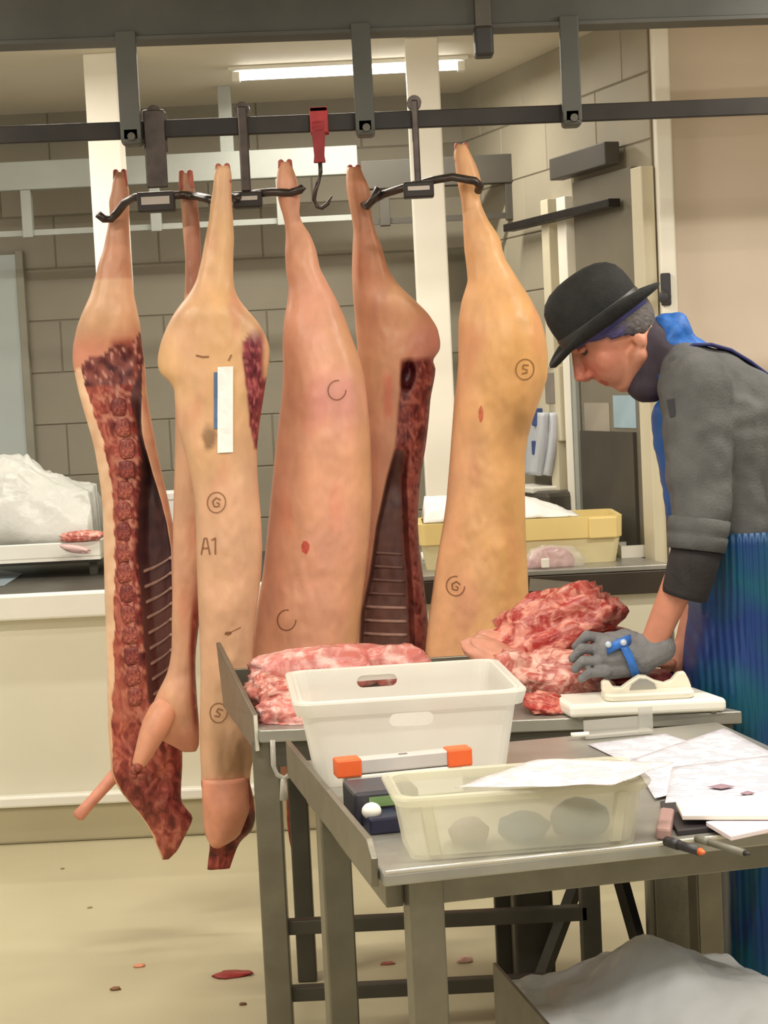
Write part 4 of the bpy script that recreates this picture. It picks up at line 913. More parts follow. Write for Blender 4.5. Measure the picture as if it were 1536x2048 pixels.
chunk('pork_trim', 'rosy striped trim lying beside the corner of the large crate', at2(568, 1385, 4.42), ((0.095, 0.0, 0.0), (-0.03, 0.08, 0), (0, 0, 0.045)), rose, 12, 0.3, ridge=0.2)
chunk('pork_trim', 'pale fatty trim at the very corner of the meat table', at2(566, 1432, 4.24), ((0.058, 0, 0.0), (-0.02, 0.05, 0), (0, 0, 0.036)), pink, 17, 0.3, ridge=0.25)
shoulder = chunk('pork_shoulder', 'large ragged red shoulder piece heaped behind the glove', at2(1095, 1272, 4.52), ((0.15, 0.0, 0.03), (0.0, 0.08, 0), (0.02, 0, 0.095)), redm, 23, 0.34, ridge=0.3)
chunk('torn_tip', 'ragged red meat tip sticking up', at2(1115, 1232, 4.52), ((0.075, 0.0, 0.022), (0.0, 0.05, 0), (0.0, 0, 0.035)), redm, 29, 0.38, ridge=0.3, parent=shoulder)
chunk('pork_trim', 'rosy torn meat piece lying between glove and large crate', at2(1110, 1352, 4.36), ((0.115, 0.0, -0.025), (0.0, 0.07, 0), (0.0, 0, 0.062)), rose, 33, 0.34, ridge=0.25)
chunk('pork_trim', 'small red trim lying next to the white board', at2(1090, 1408, 4.2), ((0.05, 0.0, -0.01), (0.0, 0.05, 0), (0.0, 0, 0.026)), redm, 39, 0.3)
chunk('rind', 'thick skin rind slanting along the side of the red heap', at2(1010, 1325, 4.42), ((0.095, -0.04, -0.055), (0.02, 0.04, 0), (0.02, 0, 0.034)), skinm, 41, 0.14, parent=shoulder)
chunk('rind', 'pale rounded rind end beside the steel knuckle', at2(985, 1284, 4.52), ((0.05, 0.0, 0.0), (0.0, 0.045, 0), (0.0, 0, 0.032)), skinm, 43, 0.15, parent=shoulder)
chunk('lean_strip', 'dark lean strip lying behind the gloved hand', at2(1238, 1264, 4.62), ((0.05, 0.0, -0.012), (0.0, 0.025, 0), (0.0, 0, 0.012)), darkm, 47, 0.2, floor_=Z2)
chunk('lean_strip', 'dark lean piece lying under the gloved wrist', at2(1304, 1358, 4.34), ((0.05, 0.0, 0.0), (0.0, 0.05, 0), (0.0, 0, 0.024)), darkm, 51, 0.2)
chunk('pork_trim', 'broad dark trim spread under the heap of red meat', at2(1160, 1352, 4.48), ((0.16, 0.0, 0.0), (0.0, 0.11, 0), (0.0, 0, 0.03)), darkm, 57, 0.2)
o = chunk('steel_knuckle', 'small steel clamp end at the back of the table', at2(938, 1298, 4.6), ((0.016, 0, 0), (0, 0.03, 0), (0, 0, 0.016)), steel, 61, 0.1); o['category'] = 'clamp'; del o['group']

# ------------------------------------------------------------------ things on the back counters
plast = M('clear_white_plastic', S(228, 228, 222), 0.3, 0, 0.05, 6, 0.5, 26, transl=0.3)
a, b = U(-140, 1118, 6.85), U(205, 1118, 6.85)
st = empty('shadow_stand', ((a.x + b.x) / 2, 7.1, zt), 'low stand added under the white tray, its dark colour standing for shadow', 'stand')
obj('stand_top', box(a.x, b.x, 6.86, 7.36, zt + 0.05, zt + 0.062), steel_dark, st, bevel=0.002)  # dark stand added where shadow lies below the tray
for x in (a.x + 0.03, b.x - 0.06):
    for y in (6.9, 7.3): obj('leg', box(x, x + 0.03, y, y + 0.03, zt, zt + 0.05), steel_dark, st)
tr = empty('white_tray', ((a.x + b.x) / 2, 7.1, zt + 0.062), 'white plastic tray under the plastic-wrapped heap', 'tray')
z0 = zt + 0.062
obj('tray_floor', box(a.x, b.x - 0.006, 6.84, 7.38, z0 + 0.0004, z0 + 0.012), white_m, tr)
for p in ((a.x, b.x - 0.006, 6.84, 6.86), (a.x, b.x - 0.006, 7.36, 7.38), (a.x, a.x + 0.02, 6.86, 7.36), (b.x - 0.02, b.x - 0.006, 6.86, 7.36)):
    obj('tray_side', box(*p, z0 + 0.012, z0 + 0.07), white_m, tr, bevel=0.004)
rings = []; x0, x1 = a.x + 0.045, b.x - 0.045
for i in range(46):
    t = i / 45; r = []
    for j in range(80):
        s_ = j / 79; x = x0 + (x1 - x0) * s_; px = -140 + 340 * s_
        top = interp([(-170, 915), (0, 905), (35, 906), (70, 932), (110, 944), (150, 958), (200, 962), (260, 975), (335, 985), (352, 1000)], px)
        zt2 = U(px, top, 7.1).z; prof_ = math.sin(math.pi * (0.002 + 0.996 * t)) ** 0.5
        z = z0 + 0.035 + (zt2 - z0 - 0.035) * prof_ * (1 if j not in (0, 79) else 0.0)
        wr = 0.045 * abs(nz(x * 5 + z * 3, t * 6 + x * 3, 3)) + 0.03 * abs(nz(x * 11 + t * 8, t * 9 - x * 6, 5)) + 0.012 * abs(nz(x * 26 - t * 12, t * 24, 8))
        r.append(Vector((x + 0.02 * nz(t * 5, x * 6, 8), 6.885 + 0.45 * t - 0.05 * nz(x * 6, t * 5, 2) * prof_, max(z0 + 0.0145, z - wr * (0.1 + prof_)))))
    rings.append(r)
o = obj('plastic_wrap', loft(rings, False, False), plast, None, smooth=True, label='crumpled clear white plastic sheet heaped over meat on the white tray', cat='plastic sheet')
mo = o.modifiers.new('t', 'SOLIDIFY'); mo.thickness = 0.002
chunk('wrapped_meat', 'pale pink meat end sticking out from under the plastic heap', U(165, 1072, 6.85), ((0.085, 0, 0), (0, 0.03, 0), (0, 0, 0.022)), rose, 71, 0.2, group='meat on the back counter', floor_=z0 + 0.0715)
chunk('wrapped_meat', 'whitish meat flap hanging over the edge of the white tray', U(150, 1098, 6.805), ((0.055, 0, -0.012), (0, 0.016, 0), (0, 0, 0.015)), M('pale_flap', S(226, 190, 186), 0.35), 73, 0.2, group='meat on the back counter', floor_=zt + 0.05)
xa_, xb_ = U(322, 1000, 7.2).x, U(395, 1000, 7.2).x; zc_ = U(345, 985, 7.2).z
cb = empty('white_carton', ((xa_ + xb_) / 2, 7.25, zt), 'white carton standing on the counter between the hanging halves', 'carton')
obj('carton_body', box(xa_, xb_, 7.2, 7.36, zt, zc_ - 0.03), paper_m, cb, bevel=0.003); obj('carton_lid', box(xa_ - 0.004, xb_ + 0.004, 7.196, 7.364, zc_ - 0.03, zc_), paper_m, cb, bevel=0.004)
# bluish sheet lying on the counter at the far left
o = obj('blue_sheet', extrude([Uz(x, y, zt + 0.001) for x, y in ((-60, 1175), (8, 1172), (45, 1148), (-20, 1138))], (0, 0, 0.002)), M('blue_grey_film', S(150, 164, 172), 0.3), None, label='bluish plastic sheet lying flat on the counter', cat='plastic sheet')
# tub with rim
tubm = M('cream_tub_plastic', S(246, 234, 186), 0.35, 0, 0.03, 5, transl=0.15); lidm = M('yellow_tub_rim', S(238, 214, 144), 0.4, 0, 0.04, 5)
a, b = U(838, 1060, 6.42), U(1245, 1060, 6.42); cx = (a.x + b.x) / 2; hx = (b.x - a.x) / 2
X1, X2 = Vector((1, 0, 0)), Vector((0, 1, 0))
te = empty('cream_tub', (cx, 6.6, zt), 'large cream plastic tub with yellow rim on the steel counter', 'tub')
zT = U(1040, 1040, 6.42).z; hy = 0.16
rs = [rrect(cx, 6.58, hx * 0.94, hy * 0.86, 0.03, zt + 0.0005, X1, X2), rrect(cx, 6.58, hx * 0.985, hy * 0.96, 0.03, zT - 0.075, X1, X2), rrect(cx, 6.58, hx * 0.985 - 0.006, hy * 0.96 - 0.006, 0.03, zT - 0.07, X1, X2), rrect(cx, 6.58, hx * 0.94 - 0.006, hy * 0.86 - 0.006, 0.03, zt + 0.008, X1, X2)]
obj('tub_body', loft(rs), tubm, te)
rm = [rrect(cx, 6.58, hx * 0.985, hy * 0.96, 0.03, zT - 0.08, X1, X2), rrect(cx, 6.58, hx, hy, 0.03, zT - 0.075, X1, X2), rrect(cx, 6.58, hx + 0.003, hy + 0.003, 0.03, zT, X1, X2), rrect(cx, 6.58, hx - 0.015, hy - 0.015, 0.03, zT, X1, X2), rrect(cx, 6.58, hx - 0.015, hy - 0.015, 0.03, zT - 0.06, X1, X2)]
obj('tub_rim', loft(rm, False), lidm, te)
obj('rim_grip', box(b.x - 0.12, b.x - 0.02, 6.58 - hy - 0.012, 6.58 - hy, zT - 0.078, zT - 0.004), lidm, te, bevel=0.004)
rings = []
for i in range(30):
    t = i / 29; r = []
    for j in range(50):
        s_ = j / 49; px = 845 + 310 * s_; x = U(px, 1020, 6.5).x
        top = interp([(845, 992), (980, 990), (1055, 990), (1120, 1010), (1160, 1032)], px); zz = U(px, top, 6.55).z
        z = zT + 0.006 + (zz - zT - 0.006) * math.sin(math.pi * min(1, t * 1.0)) ** 0.7 * (1 if 0 < j < 49 else 0.3)
        r.append(Vector((x, 6.45 + 0.26 * t, max(zT + 0.0035, z - 0.02 * abs(nz(x * 9, t * 6, 4))))))
    rings.append(r)
o = obj('paper_wrap', loft(rings, False, False), paper_m, None, smooth=True, label='crumpled white wrapping paper heaped in the cream tub', cat='paper'); mo = o.modifiers.new('t', 'SOLIDIFY'); mo.thickness = 0.002
mb = empty('bagged_meat', U(1115, 1168, 6.36), 'pink meat in a clear bag leaning against the cream tub', 'meat')
chunk_o = chunk('x', 'x', U(1100, 1128, 6.36), ((0.085, 0, -0.01), (0, 0.028, 0), (0.02, 0, 0.06)), M('mauve_meat', S(186, 128, 128), 0.35, 0, 0.15, 14, fat=S(220, 180, 176), fatscale=14), 81, 0.15, floor_=zt)
v = [q.co + WORG[chunk_o.name] for q in chunk_o.data.vertices]; f = [tuple(p.vertices) for p in chunk_o.data.polygons]; mm = chunk_o.data.materials[0]; bpy.data.objects.remove(chunk_o, do_unlink=True)
obj('meat', (v, f), mm, mb, smooth=True)
ctr_ = U(1105, 1128, 6.36)
bag_v = [ctr_ + (q - ctr_) * 1.12 + Vector((0.03 * max(0, (q.x - ctr_.x) / 0.09), 0, 0)) for q in v]; bag_v = [Vector((q.x, q.y, max(q.z, zt + 0.0003))) for q in bag_v]
obj('bag', (bag_v, f), M('clear_bag', S(238, 236, 232), 0.1, 0, 0.02, 5, alpha=0.28), mb, smooth=True)
ft = empty('foil_tray', Uz(1110, 1180, zt), 'flat grey tray with a small white clip on the steel counter', 'tray')
obj('tray', extrude([Uz(x, y, zt + 0.0005) for x, y in ((1058, 1186), (1120, 1184), (1195, 1172), (1060, 1160))], (0, 0, 0.006)), steel_dark, ft)
obj('clip', box(*[w_ for w_ in (U(1084, 1170, 6.3).x, U(1100, 1170, 6.3).x)], 6.286, 6.298, zt + 0.007, zt + 0.04), white_m, ft, bevel=0.003)
wt = U(1300, 1130, 6.8)
sh = empty('shallow_dish', (U(1292, 1125, 6.62).x, 6.62, zt), 'white shallow dish at the corner of the steel counter', 'dish')
dx = U(1292, 1125, 6.62).x
obj('dish_floor', box(dx - 0.1, dx + 0.05, 6.54, 6.7, zt + 0.0004, zt + 0.008), white_m, sh)
for p in ((dx - 0.1, dx + 0.05, 6.54, 6.55), (dx - 0.1, dx + 0.05, 6.69, 6.7), (dx - 0.1, dx - 0.09, 6.55, 6.69), (dx + 0.04, dx + 0.05, 6.55, 6.69)): obj('dish_side', box(*p, zt + 0.008, zt + 0.045), white_m, sh)
# white coat hanging on the side wall, white shelf box
coat = M('white_coat_cloth', S(206, 210, 216), 0.8, 0, 0.06, 8); bluec = M('blue_coat_trim', S(70, 88, 140), 0.7)
ce = empty('white_coat', on_side(1080, 1000), 'white work coat with blue pattern hanging by the doorway', 'coat')
rings = []
for i in range(16):
    t = i / 15; y = 825 + 125 * t; r = []
    for j in range(14):
        s_ = j / 13; px = 1050 + 10 * (1 - t) + (56 + 6 * math.sin(3 * t)) * s_
        r.append(on_side(px, y, 0.03 + 0.05 * math.sin(math.pi * s_) + 0.012 * math.sin(s_ * 16 + t)))
    rings.append(r)
o = obj('coat_cloth', loft(rings, False, False), coat, ce, smooth=True); mo = o.modifiers.new('t', 'SOLIDIFY'); mo.thickness = 0.008
obj('coat_trim', side_panel(1096, 1108, 815, 850, 0.02, 0.085), bluec, ce, bevel=0.004); obj('coat_trim', side_panel(1096, 1120, 880, 908, 0.02, 0.085), bluec, ce, bevel=0.004)
obj('coat_peg', side_panel(1070, 1078, 812, 822, 0.012, 0.05), rail_m, ce)
dk = empty('wall_dispenser', on_side(1110, 850), 'cream soap dispenser with clear window mounted by the doorway', 'dispenser')
obj('dispenser_body', side_panel(1092, 1142, 730, 880, 0.01, 0.06), cream_m, dk, bevel=0.006)
obj('dispenser_window', side_panel(1114, 1132, 745, 805, 0.055, 0.063), M('dull_window', S(140, 132, 124), 0.3), dk)
sk = empty('corner_sink', on_side(1100, 1000), 'small dark sink with a pale rim below the white coat', 'sink')
obj('sink_bowl', side_panel(1062, 1160, 975, 1040, 0.014, 0.16), M('sink_dark', S(92, 88, 80), 0.4, 0.4), sk, bevel=0.02); obj('sink_rim', side_panel(1085, 1135, 968, 980, 0.05, 0.165), white_m, sk, bevel=0.006)
obj('sink_stand', side_panel(1080, 1130, 1040, 1120, 0.01, 0.05), steel, sk)
c = U(1333, 580, 6.41)
kh = empty('coat_hook', (c.x, 6.42, c.z), 'small dark hook on the white corner trim behind the hat', 'hook')
obj('hook_plate', box(c.x - 0.02, c.x + 0.016, 6.405, 6.42, c.z - 0.055, c.z + 0.06), M('hook_dark', S(64, 62, 66), 0.5), kh, bevel=0.006)
obj('hook_peg', ball((c.x - 0.01, 6.39, c.z - 0.025), 0.026, 0.9, 0.7, 1), M('hook_dark', S(64, 62, 66)), kh, smooth=True)

# ------------------------------------------------------------------ scraps on the floor
scr = [(466, 1951, 0.05, 0.008, S(150, 44, 38), 'dark red sliver of meat lying on the floor'), (278, 1934, 0.016, 0.006, S(226, 150, 118), 'tiny orange-pink scrap on the floor'),
       (231, 1980, 0.014, 0.006, S(126, 86, 50), 'small brown scrap on the floor'), (486, 2010, 0.01, 0.005, S(110, 76, 48), 'tiny dark scrap on the floor near the table leg'),
       (930, 1924, 0.022, 0.012, S(238, 196, 176), 'pale pink fat scrap lying on the floor under the table'), (180, 1816, 0.008, 0.003, S(150, 128, 88), 'faint brown crumb on the floor'),
       (775, 1928, 0.02, 0.004, S(170, 90, 76), 'flat reddish scrap on the floor under the table'), (125, 1738, 0.007, 0.003, S(146, 124, 88), 'faint crumb on the floor near the kerb')]
for i, (x, y, r_, h_, col, lab) in enumerate(scr):
    c = Uz(x, y, 0)
    chunk('meat_scrap', lab, c + Vector((0, 0, h_ * 0.4)), ((r_, r_ * 0.1, 0), (0, r_ * 0.5, 0), (0, 0, h_)), M('scrap_%d' % i, col, 0.45, 0, 0.2, 60), 90 + i, 0.3, group='scraps on the floor', floor_=0.0, n=14, m_=10)['category'] = 'scrap'
# ================================================================== the butcher
YM = 4.42
def PM(x, y, dY=0.0): return U(x, y, YM + dY)
skin = M('person_skin', (1, 1, 1), 0.5, 0, 0.08, 30, 0.05, 120, sss=0.06, attr=True)
person = empty('person', (PM(1500, 1250).x, YM, 0), 'person in black hat, grey shirt and blue apron bending over the meat', 'person')
H = PM(1226, 674)
hf = Vector((-0.80, 0, -0.60)); hu = Vector((-0.60, 0, 0.80)); hs = Vector((0, -1, 0))      # face forward, head up, towards us
def hp(f, u, s=0.0): return H + hf * f + hu * u + hs * s
def he(f, u, s, rf, ru, rs): return ell(hp(f, u, s), (hf * rf, hs * rs, hu * ru), 20, 14)
hp_parts = [he(-0.012, 0.03, 0, 0.100, 0.098, 0.078), he(0.03, -0.03, 0, 0.074, 0.085, 0.060), he(0.045, -0.10, 0, 0.032, 0.028, 0.026),
    capsule(hp(0.096, 0.028), 0.010, hp(0.126, -0.022), 0.0125), capsule(hp(0.126, -0.022), 0.0125, hp(0.112, -0.036), 0.012),
    capsule(hp(0.09, 0.046, -0.03), 0.013, hp(0.09, 0.046, 0.03), 0.013), he(0.078, -0.062, 0, 0.02, 0.011, 0.024), he(0.072, -0.080, 0, 0.019, 0.010, 0.022)]
for s_ in (-1, 1):
    hp_parts += [he(0.106, -0.032, 0.015 * s_, 0.012, 0.010, 0.009), he(0.05, -0.028, 0.034 * s_, 0.034, 0.040, 0.026), capsule(hp(-0.012, -0.07, 0.052 * s_), 0.024, hp(0.045, -0.104, 0.012 * s_), 0.020),
        he(-0.036, -0.040, 0.068 * s_, 0.014, 0.022, 0.009)]
nb = PM(1352, 742)
hp_parts += [capsule(hp(-0.045, -0.045), 0.062, nb, 0.066)]
# body under the clothes, arms down to the wrists
def arm(sh, el, wr):
    return [capsule(sh, 0.06, el, 0.046), capsule(el, 0.047, wr, 0.031)]
shL, elL, wrL = PM(1392, 782, -0.17), PM(1403, 1062, -0.24), PM(1302, 1296, -0.20)
shR, elR, wrR = PM(1405, 782, 0.17), PM(1440, 1050, 0.2), PM(1372, 1290, 0.06)
pel = PM(1498, 1230)
parts = hp_parts + arm(shL, elL, wrL) + arm(shR, elR, wrR)
parts += [capsule(wrL, 0.03, PM(1262, 1312, -0.18), 0.03), capsule(wrR, 0.03, PM(1348, 1330, 0.04), 0.032)]
for k, x in enumerate((-0.02, 0.0, 0.02, 0.036)):      # right hand with fingers round a knife handle
    q = PM(1340, 1336, 0.02 + x); parts.append(capsule(q, 0.0105, q + Vector((-0.045 + 0.006 * k, 0, -0.018)), 0.009)); parts.append(capsule(q + Vector((-0.045 + 0.006 * k, 0, -0.018)), 0.009, q + Vector((-0.03, 0, -0.028)), 0.008))
q = PM(1345, 1326, -0.01); parts.append(capsule(q, 0.012, q + Vector((-0.05, -0.01, 0.0)), 0.009))
chL, chR = PM(1420, 850, -0.09), PM(1420, 850, 0.09)
for s_, c in ((-1, chL), (1, chR)):
    hip = pel + Vector((0, 0.09 * s_, 0)); knee = Vector((pel.x + 0.0, YM + 0.10 * s_, 0.52)); ank = Vector((pel.x + 0.03, YM + 0.11 * s_, 0.09))
    parts += [capsule(nb, 0.06, c, 0.09), capsule(c, 0.10, hip, 0.10), capsule(hip, 0.09, knee, 0.062), capsule(knee, 0.06, ank, 0.042), capsule(ank, 0.042, ank + Vector((-0.13, 0, -0.045)), 0.036)]
SKN, SKR = S(194, 130, 104), S(172, 80, 68)
def face_col(p, n):
    d = p - H; f, u, s_ = d.dot(hf), d.dot(hu), abs(d.y)
    c = SKN
    if d.length < 0.2:
        c = mixc(c, SKR, 0.45 * ss(0.05, 0.02, (Vector((f - 0.115, u + 0.025, 0))).length) + 0.25 * ss(0.06, 0.03, (Vector((f - 0.06, u + 0.03, 0))).length))
        if abs(u + 0.071) < 0.011 and f > 0.07 and s_ < 0.027: c = mixc(c, S(160, 66, 60), 0.8)
        if 0.046 < u < 0.060 and f > 0.07 and s_ > 0.008: c = mixc(c, S(110, 76, 56), 0.7)
        if u < -0.05 and f < 0.085: c = mixc(c, S(176, 124, 100), 0.35)
    return c
body = blob('body', parts, 0.0052, skin, person, 3, face_col)
for s_ in (-1, 1):
    obj('eye', ball(hp(0.080, 0.020, 0.033 * s_), 0.0098), M('eye_dark', S(70, 48, 42), 0.2), body, smooth=True)
    obj('eyelid', ell(hp(0.080, 0.027, 0.033 * s_), (hf * 0.012, hs * 0.017, hu * 0.0095)), M('lid_skin', S(196, 124, 100), 0.5), body, smooth=True)
# hair and headband below the hat
hair_c = M('grey_hair', S(104, 98, 96), 0.7, 0, 0.25, 60, 0.5, 120)
v, f = he(-0.016, 0.024, 0, 0.108, 0.104, 0.085); out = []; hcols = []
v, f = ell(hp(-0.016, 0.024), (hf * 0.108, hs * 0.086, hu * 0.104), 40, 30)
for p in v:
    d = p - H; f_, u_ = d.dot(hf), d.dot(hu); lim = -0.004 + 0.60 * f_ + 0.003 * math.sin(f_ * 260)
    if u_ < lim: p = p + hu * (lim - u_)
    if u_ < lim - 0.012: p = p + (hp(-0.01, 0.02) - p) * 0.35
    out.append(p); k = ss(-0.05, 0.0, f_ + 0.01 * nz(p.x * 60, p.z * 60, 1))
    hcols.append(mixc(S(92, 86, 84), S(70, 64, 106), k * ss(0.075, 0.03, u_ - 0.55 * f_)))
obj('hair', (out, f), M('hair_and_net', (1, 1, 1), 0.7, 0, 0.3, 60, 0.5, 130, attr=True), person, smooth=True, cols=hcols, label='grey hair under a purplish net')
bandp = []
for i in range(33):
    q = math.radians(-160 + 320 * i / 32); bandp.append(hp(-0.012 + 0.108 * math.cos(q), 0.052 - 0.022 * (1 - math.cos(q)) * 0.5, 0.087 * math.sin(q)))
rg = []
for p in bandp: rg.append([p + hu * 0.016, p - hu * 0.016])
o = obj('headband', loft(rg, False, False), M('purple_blue_band', S(74, 72, 130), 0.6, 0, 0.3, 30), person, smooth=True); mo = o.modifiers.new('t', 'SOLIDIFY'); mo.thickness = 0.006; mo.offset = 0
# hat
hn = Vector((-0.545, 0, 0.838)); ha = Vector((0.838, 0, 0.545)); hc = PM(1207, 648)           # hat axis, brim direction towards the back
felt = M('black_felt', S(30, 30, 29), 0.85, 0, 0.25, 40, 0.2, 150)
hat = []
def hring(r, h, fl=0.0, n=48):
    out = []
    for k in range(n):
        q = 2 * math.pi * k / n; c_, s_ = math.cos(q), math.sin(q)
        out.append(hc + ha * (r * 1.14 * c_) + hs * (r * 0.96 * s_) + hn * (h + fl * (s_ * s_) * 1.0 + (-0.012 if r > 0.13 else 0) * (c_ < 0) * c_ * c_))
    return out
crown = [hring(0.100, 0.004), hring(0.1005, 0.03), hring(0.101, 0.055), hring(0.099, 0.08), hring(0.093, 0.102), hring(0.08, 0.120), hring(0.06, 0.133), hring(0.035, 0.140), hring(0.012, 0.142)]
ht = obj('hat', loft(crown), felt, person, smooth=True, label='black felt bowler hat')
brim = [hring(0.096, 0.000), hring(0.108, 0.000, 0.0), hring(0.124, 0.002, 0.006), hring(0.138, 0.004, 0.016), hring(0.146, 0.006, 0.026), hring(0.147, 0.0, 0.025), hring(0.138, -0.006, 0.015), hring(0.122, -0.007, 0.004), hring(0.096, -0.007)]
v, f = loft(brim, False); n = 48; f += [(8 * n + j, 8 * n + (j + 1) % n, (j + 1) % n, j) for j in range(n)]
obj('brim', (v, f), felt, ht, smooth=True)
bandr = [hring(0.1015, 0.003), hring(0.1025, 0.008), hring(0.1025, 0.026), hring(0.1015, 0.031)]
obj('hat_band', loft(bandr, False), M('hat_ribbon', S(52, 51, 50), 0.5), ht, smooth=True)
# collar, scarf
obj_c = blob('collar', [capsule(PM(1295, 690), 0.066, PM(1296, 758), 0.06), capsule(PM(1296, 690, 0), 0.066, PM(1345, 735), 0.08)], 0.006, M('dark_collar', S(58, 48, 58), 0.8, 0, 0.2, 25), person, 3)
blob('scarf', [capsule(PM(1342, 668), 0.055, PM(1330, 740), 0.07), capsule(PM(1345, 672), 0.045, PM(1372, 715), 0.07)], 0.006, M('blue_scarf', S(38, 98, 176), 0.6, 0, 0.3, 25, 0.3, 60), person, 3,
     bumpfn=lambda p, n_: n_ * (0.008 * nz(p.x * 30, p.y * 30, p.z * 30)))
obj('scarf_highlight', join(ball(PM(1352, 648), 0.02), ball(PM(1360, 664), 0.015)), M('pale_blue_highlight', S(170, 205, 220), 0.5), person, smooth=True)  # pale balls that paint the highlights on the scarf
# grey shirt with sleeve, grown as one piece
grey = M('grey_shirt_cloth', S(86, 86, 85), 0.85, 0, 0.2, 12, 0.25, 160)
jp = []
for s_, sh, el in ((-1, shL, elL), (1, shR, elR)):
    c = PM(1430, 845, 0.085 * s_); wst = PM(1470, 1040, 0.085 * s_)
    jp += [capsule(PM(1375, 745, 0.05 * s_), 0.07, sh, 0.085), capsule(c, 0.128, wst, 0.128), capsule(PM(1395, 760, 0.04 * s_), 0.085, c, 0.12), capsule(PM(1425, 795, 0.05 * s_), 0.12, PM(1530, 862, 0.06 * s_), 0.122), capsule(PM(1530, 862, 0.06 * s_), 0.122, PM(1545, 1040, 0.07 * s_), 0.12),
           capsule(sh, 0.09, sh.lerp(el, 0.45), 0.082), capsule(sh.lerp(el, 0.45), 0.082, sh.lerp(el, 0.9), 0.07)]
def folds(p, n_): return n_ * (0.007 * nz(p.x * 9, p.y * 9, p.z * 14) + 0.0045 * nz(p.x * 24 + p.z * 12, p.y * 20, p.z * 30))
shirt = blob('shirt', jp, 0.008, grey, person, 4, bumpfn=folds)
def ring_at(a, b, t, r, n=20):
    d = (b - a).normalized(); x = d.cross(Vector((0, 1, 0.1))).normalized(); y = d.cross(x); c = a.lerp(b, t)
    return [c + (x * math.cos(q) + y * math.sin(q)) * r for q in [2 * math.pi * k / n for k in range(n)]]
cf0, cf1 = PM(1399, 1036, -0.235), PM(1392, 1100, -0.242)
obj('sleeve_cuff', loft([ring_at(cf0, cf1, 0, 0.066), ring_at(cf0, cf1, 0.05, 0.073), ring_at(cf0, cf1, 0.45, 0.072), ring_at(cf0, cf1, 0.52, 0.068), ring_at(cf0, cf1, 0.6, 0.072), ring_at(cf0, cf1, 1.0, 0.068), ring_at(cf0, cf1, 1.02, 0.055)]), grey, shirt, smooth=True)
us0, us1 = PM(1398, 1085, -0.242), PM(1368, 1192, -0.232)
obj('undersleeve', loft([ring_at(us0, us1, 0, 0.058), ring_at(us0, us1, 0.4, 0.0595), ring_at(us0, us1, 0.9, 0.0555), ring_at(us0, us1, 1.0, 0.053), ring_at(us0, us1, 1.0, 0.045)]), M('black_undersleeve', S(42, 38, 38), 0.85, 0, 0.2, 40, 0.3, 150), person, smooth=True)
rs0, rs1 = elR.lerp(wrR, -0.05), elR.lerp(wrR, 0.5)
obj('undersleeve', loft([ring_at(rs0, rs1, 0, 0.06), ring_at(rs0, rs1, 0.9, 0.052), ring_at(rs0, rs1, 1.0, 0.044)]), MATS['black_undersleeve'], person, smooth=True)
# apron: bib on the chest, skirt round the hips
ab = M('blue_apron_cloth', S(26, 76, 138), 0.5, 0, 0.25, 9, 0.15, 40)
bib = blob('apron_bib', [capsule(PM(1350, 835, -0.07), 0.06, PM(1400, 1090, -0.08), 0.075), capsule(PM(1350, 835, 0.07), 0.06, PM(1400, 1090, 0.08), 0.075), capsule(PM(1350, 835, -0.07), 0.06, PM(1350, 835, 0.07), 0.06), capsule(PM(1375, 960, -0.07), 0.066, PM(1375, 960, 0.07), 0.066), capsule(PM(1400, 1090, -0.08), 0.075, PM(1400, 1090, 0.08), 0.075)], 0.008, ab, person, 4, bumpfn=folds)
teal = M('teal_ribbed_apron', S(14, 80, 104), 0.45, 0, 0.2, 7)
nt = teal.node_tree; N_, L_ = nt.nodes, nt.links
tc = N_.new('ShaderNodeTexCoord'); wv = N_.new('ShaderNodeTexWave'); wv.bands_direction = 'X'; wv.inputs['Scale'].default_value = 22; wv.inputs['Distortion'].default_value = 0.6
L_.new(tc.outputs['Object'], wv.inputs[0]); bp_ = N_.new('ShaderNodeBump'); bp_.inputs['Strength'].default_value = 0.5; bp_.inputs['Distance'].default_value = 0.006
L_.new(wv.outputs['Fac'], bp_.inputs['Height']); L_.new(bp_.outputs[0], N_['Principled BSDF'].inputs['Normal'])
mixn = N_.new('ShaderNodeMix'); mixn.data_type = 'RGBA'; src = N_['Principled BSDF'].inputs['Base Color'].links[0].from_socket
nn = N_.new('ShaderNodeTexNoise'); nn.inputs['Scale'].default_value = 5; L_.new(tc.outputs['Object'], nn.inputs['Vector'])
rp = N_.new('ShaderNodeMapRange'); rp.inputs[1].default_value = 0.42; rp.inputs[2].default_value = 0.6; L_.new(nn.outputs['Fac'], rp.inputs[0]); L_.new(rp.outputs[0], mixn.inputs[0])
L_.new(src, mixn.inputs[6]); mixn.inputs[7].default_value = (*S(22, 56, 116), 1); L_.new(mixn.outputs[2], N_['Principled BSDF'].inputs['Base Color'])
sk_r = []
for i in range(44):
    t = i / 43; y = 1050 + (2060 - 1050) * t
    xl = interp([(1050, 1345), (1150, 1372), (1220, 1390), (1300, 1372), (1360, 1366), (1440, 1405), (1500, 1430), (1750, 1446), (2060, 1452)], y)
    front = PM(xl, y).x; back = PM(1640, y).x + 0.02 * t; cxx = (front + back) / 2; rx = (back - front) / 2; ry = 0.215 + 0.035 * t
    zc = PM((xl + 1640) / 2, y).z; r = []
    for k in range(72):
        q = 2 * math.pi * k / 72; fo = 1 + (0.012 + 0.03 * t) * math.sin(q * 9 + 2 * t) + 0.012 * nz(q * 2, t * 6, 3)
        cx_, sx_ = math.cos(q), math.sin(q)
        r.append(Vector((cxx + rx * fo * math.copysign(abs(cx_) ** 0.85, cx_), YM + ry * fo * math.copysign(abs(sx_) ** 0.85, sx_), zc)))
    sk_r.append(r)
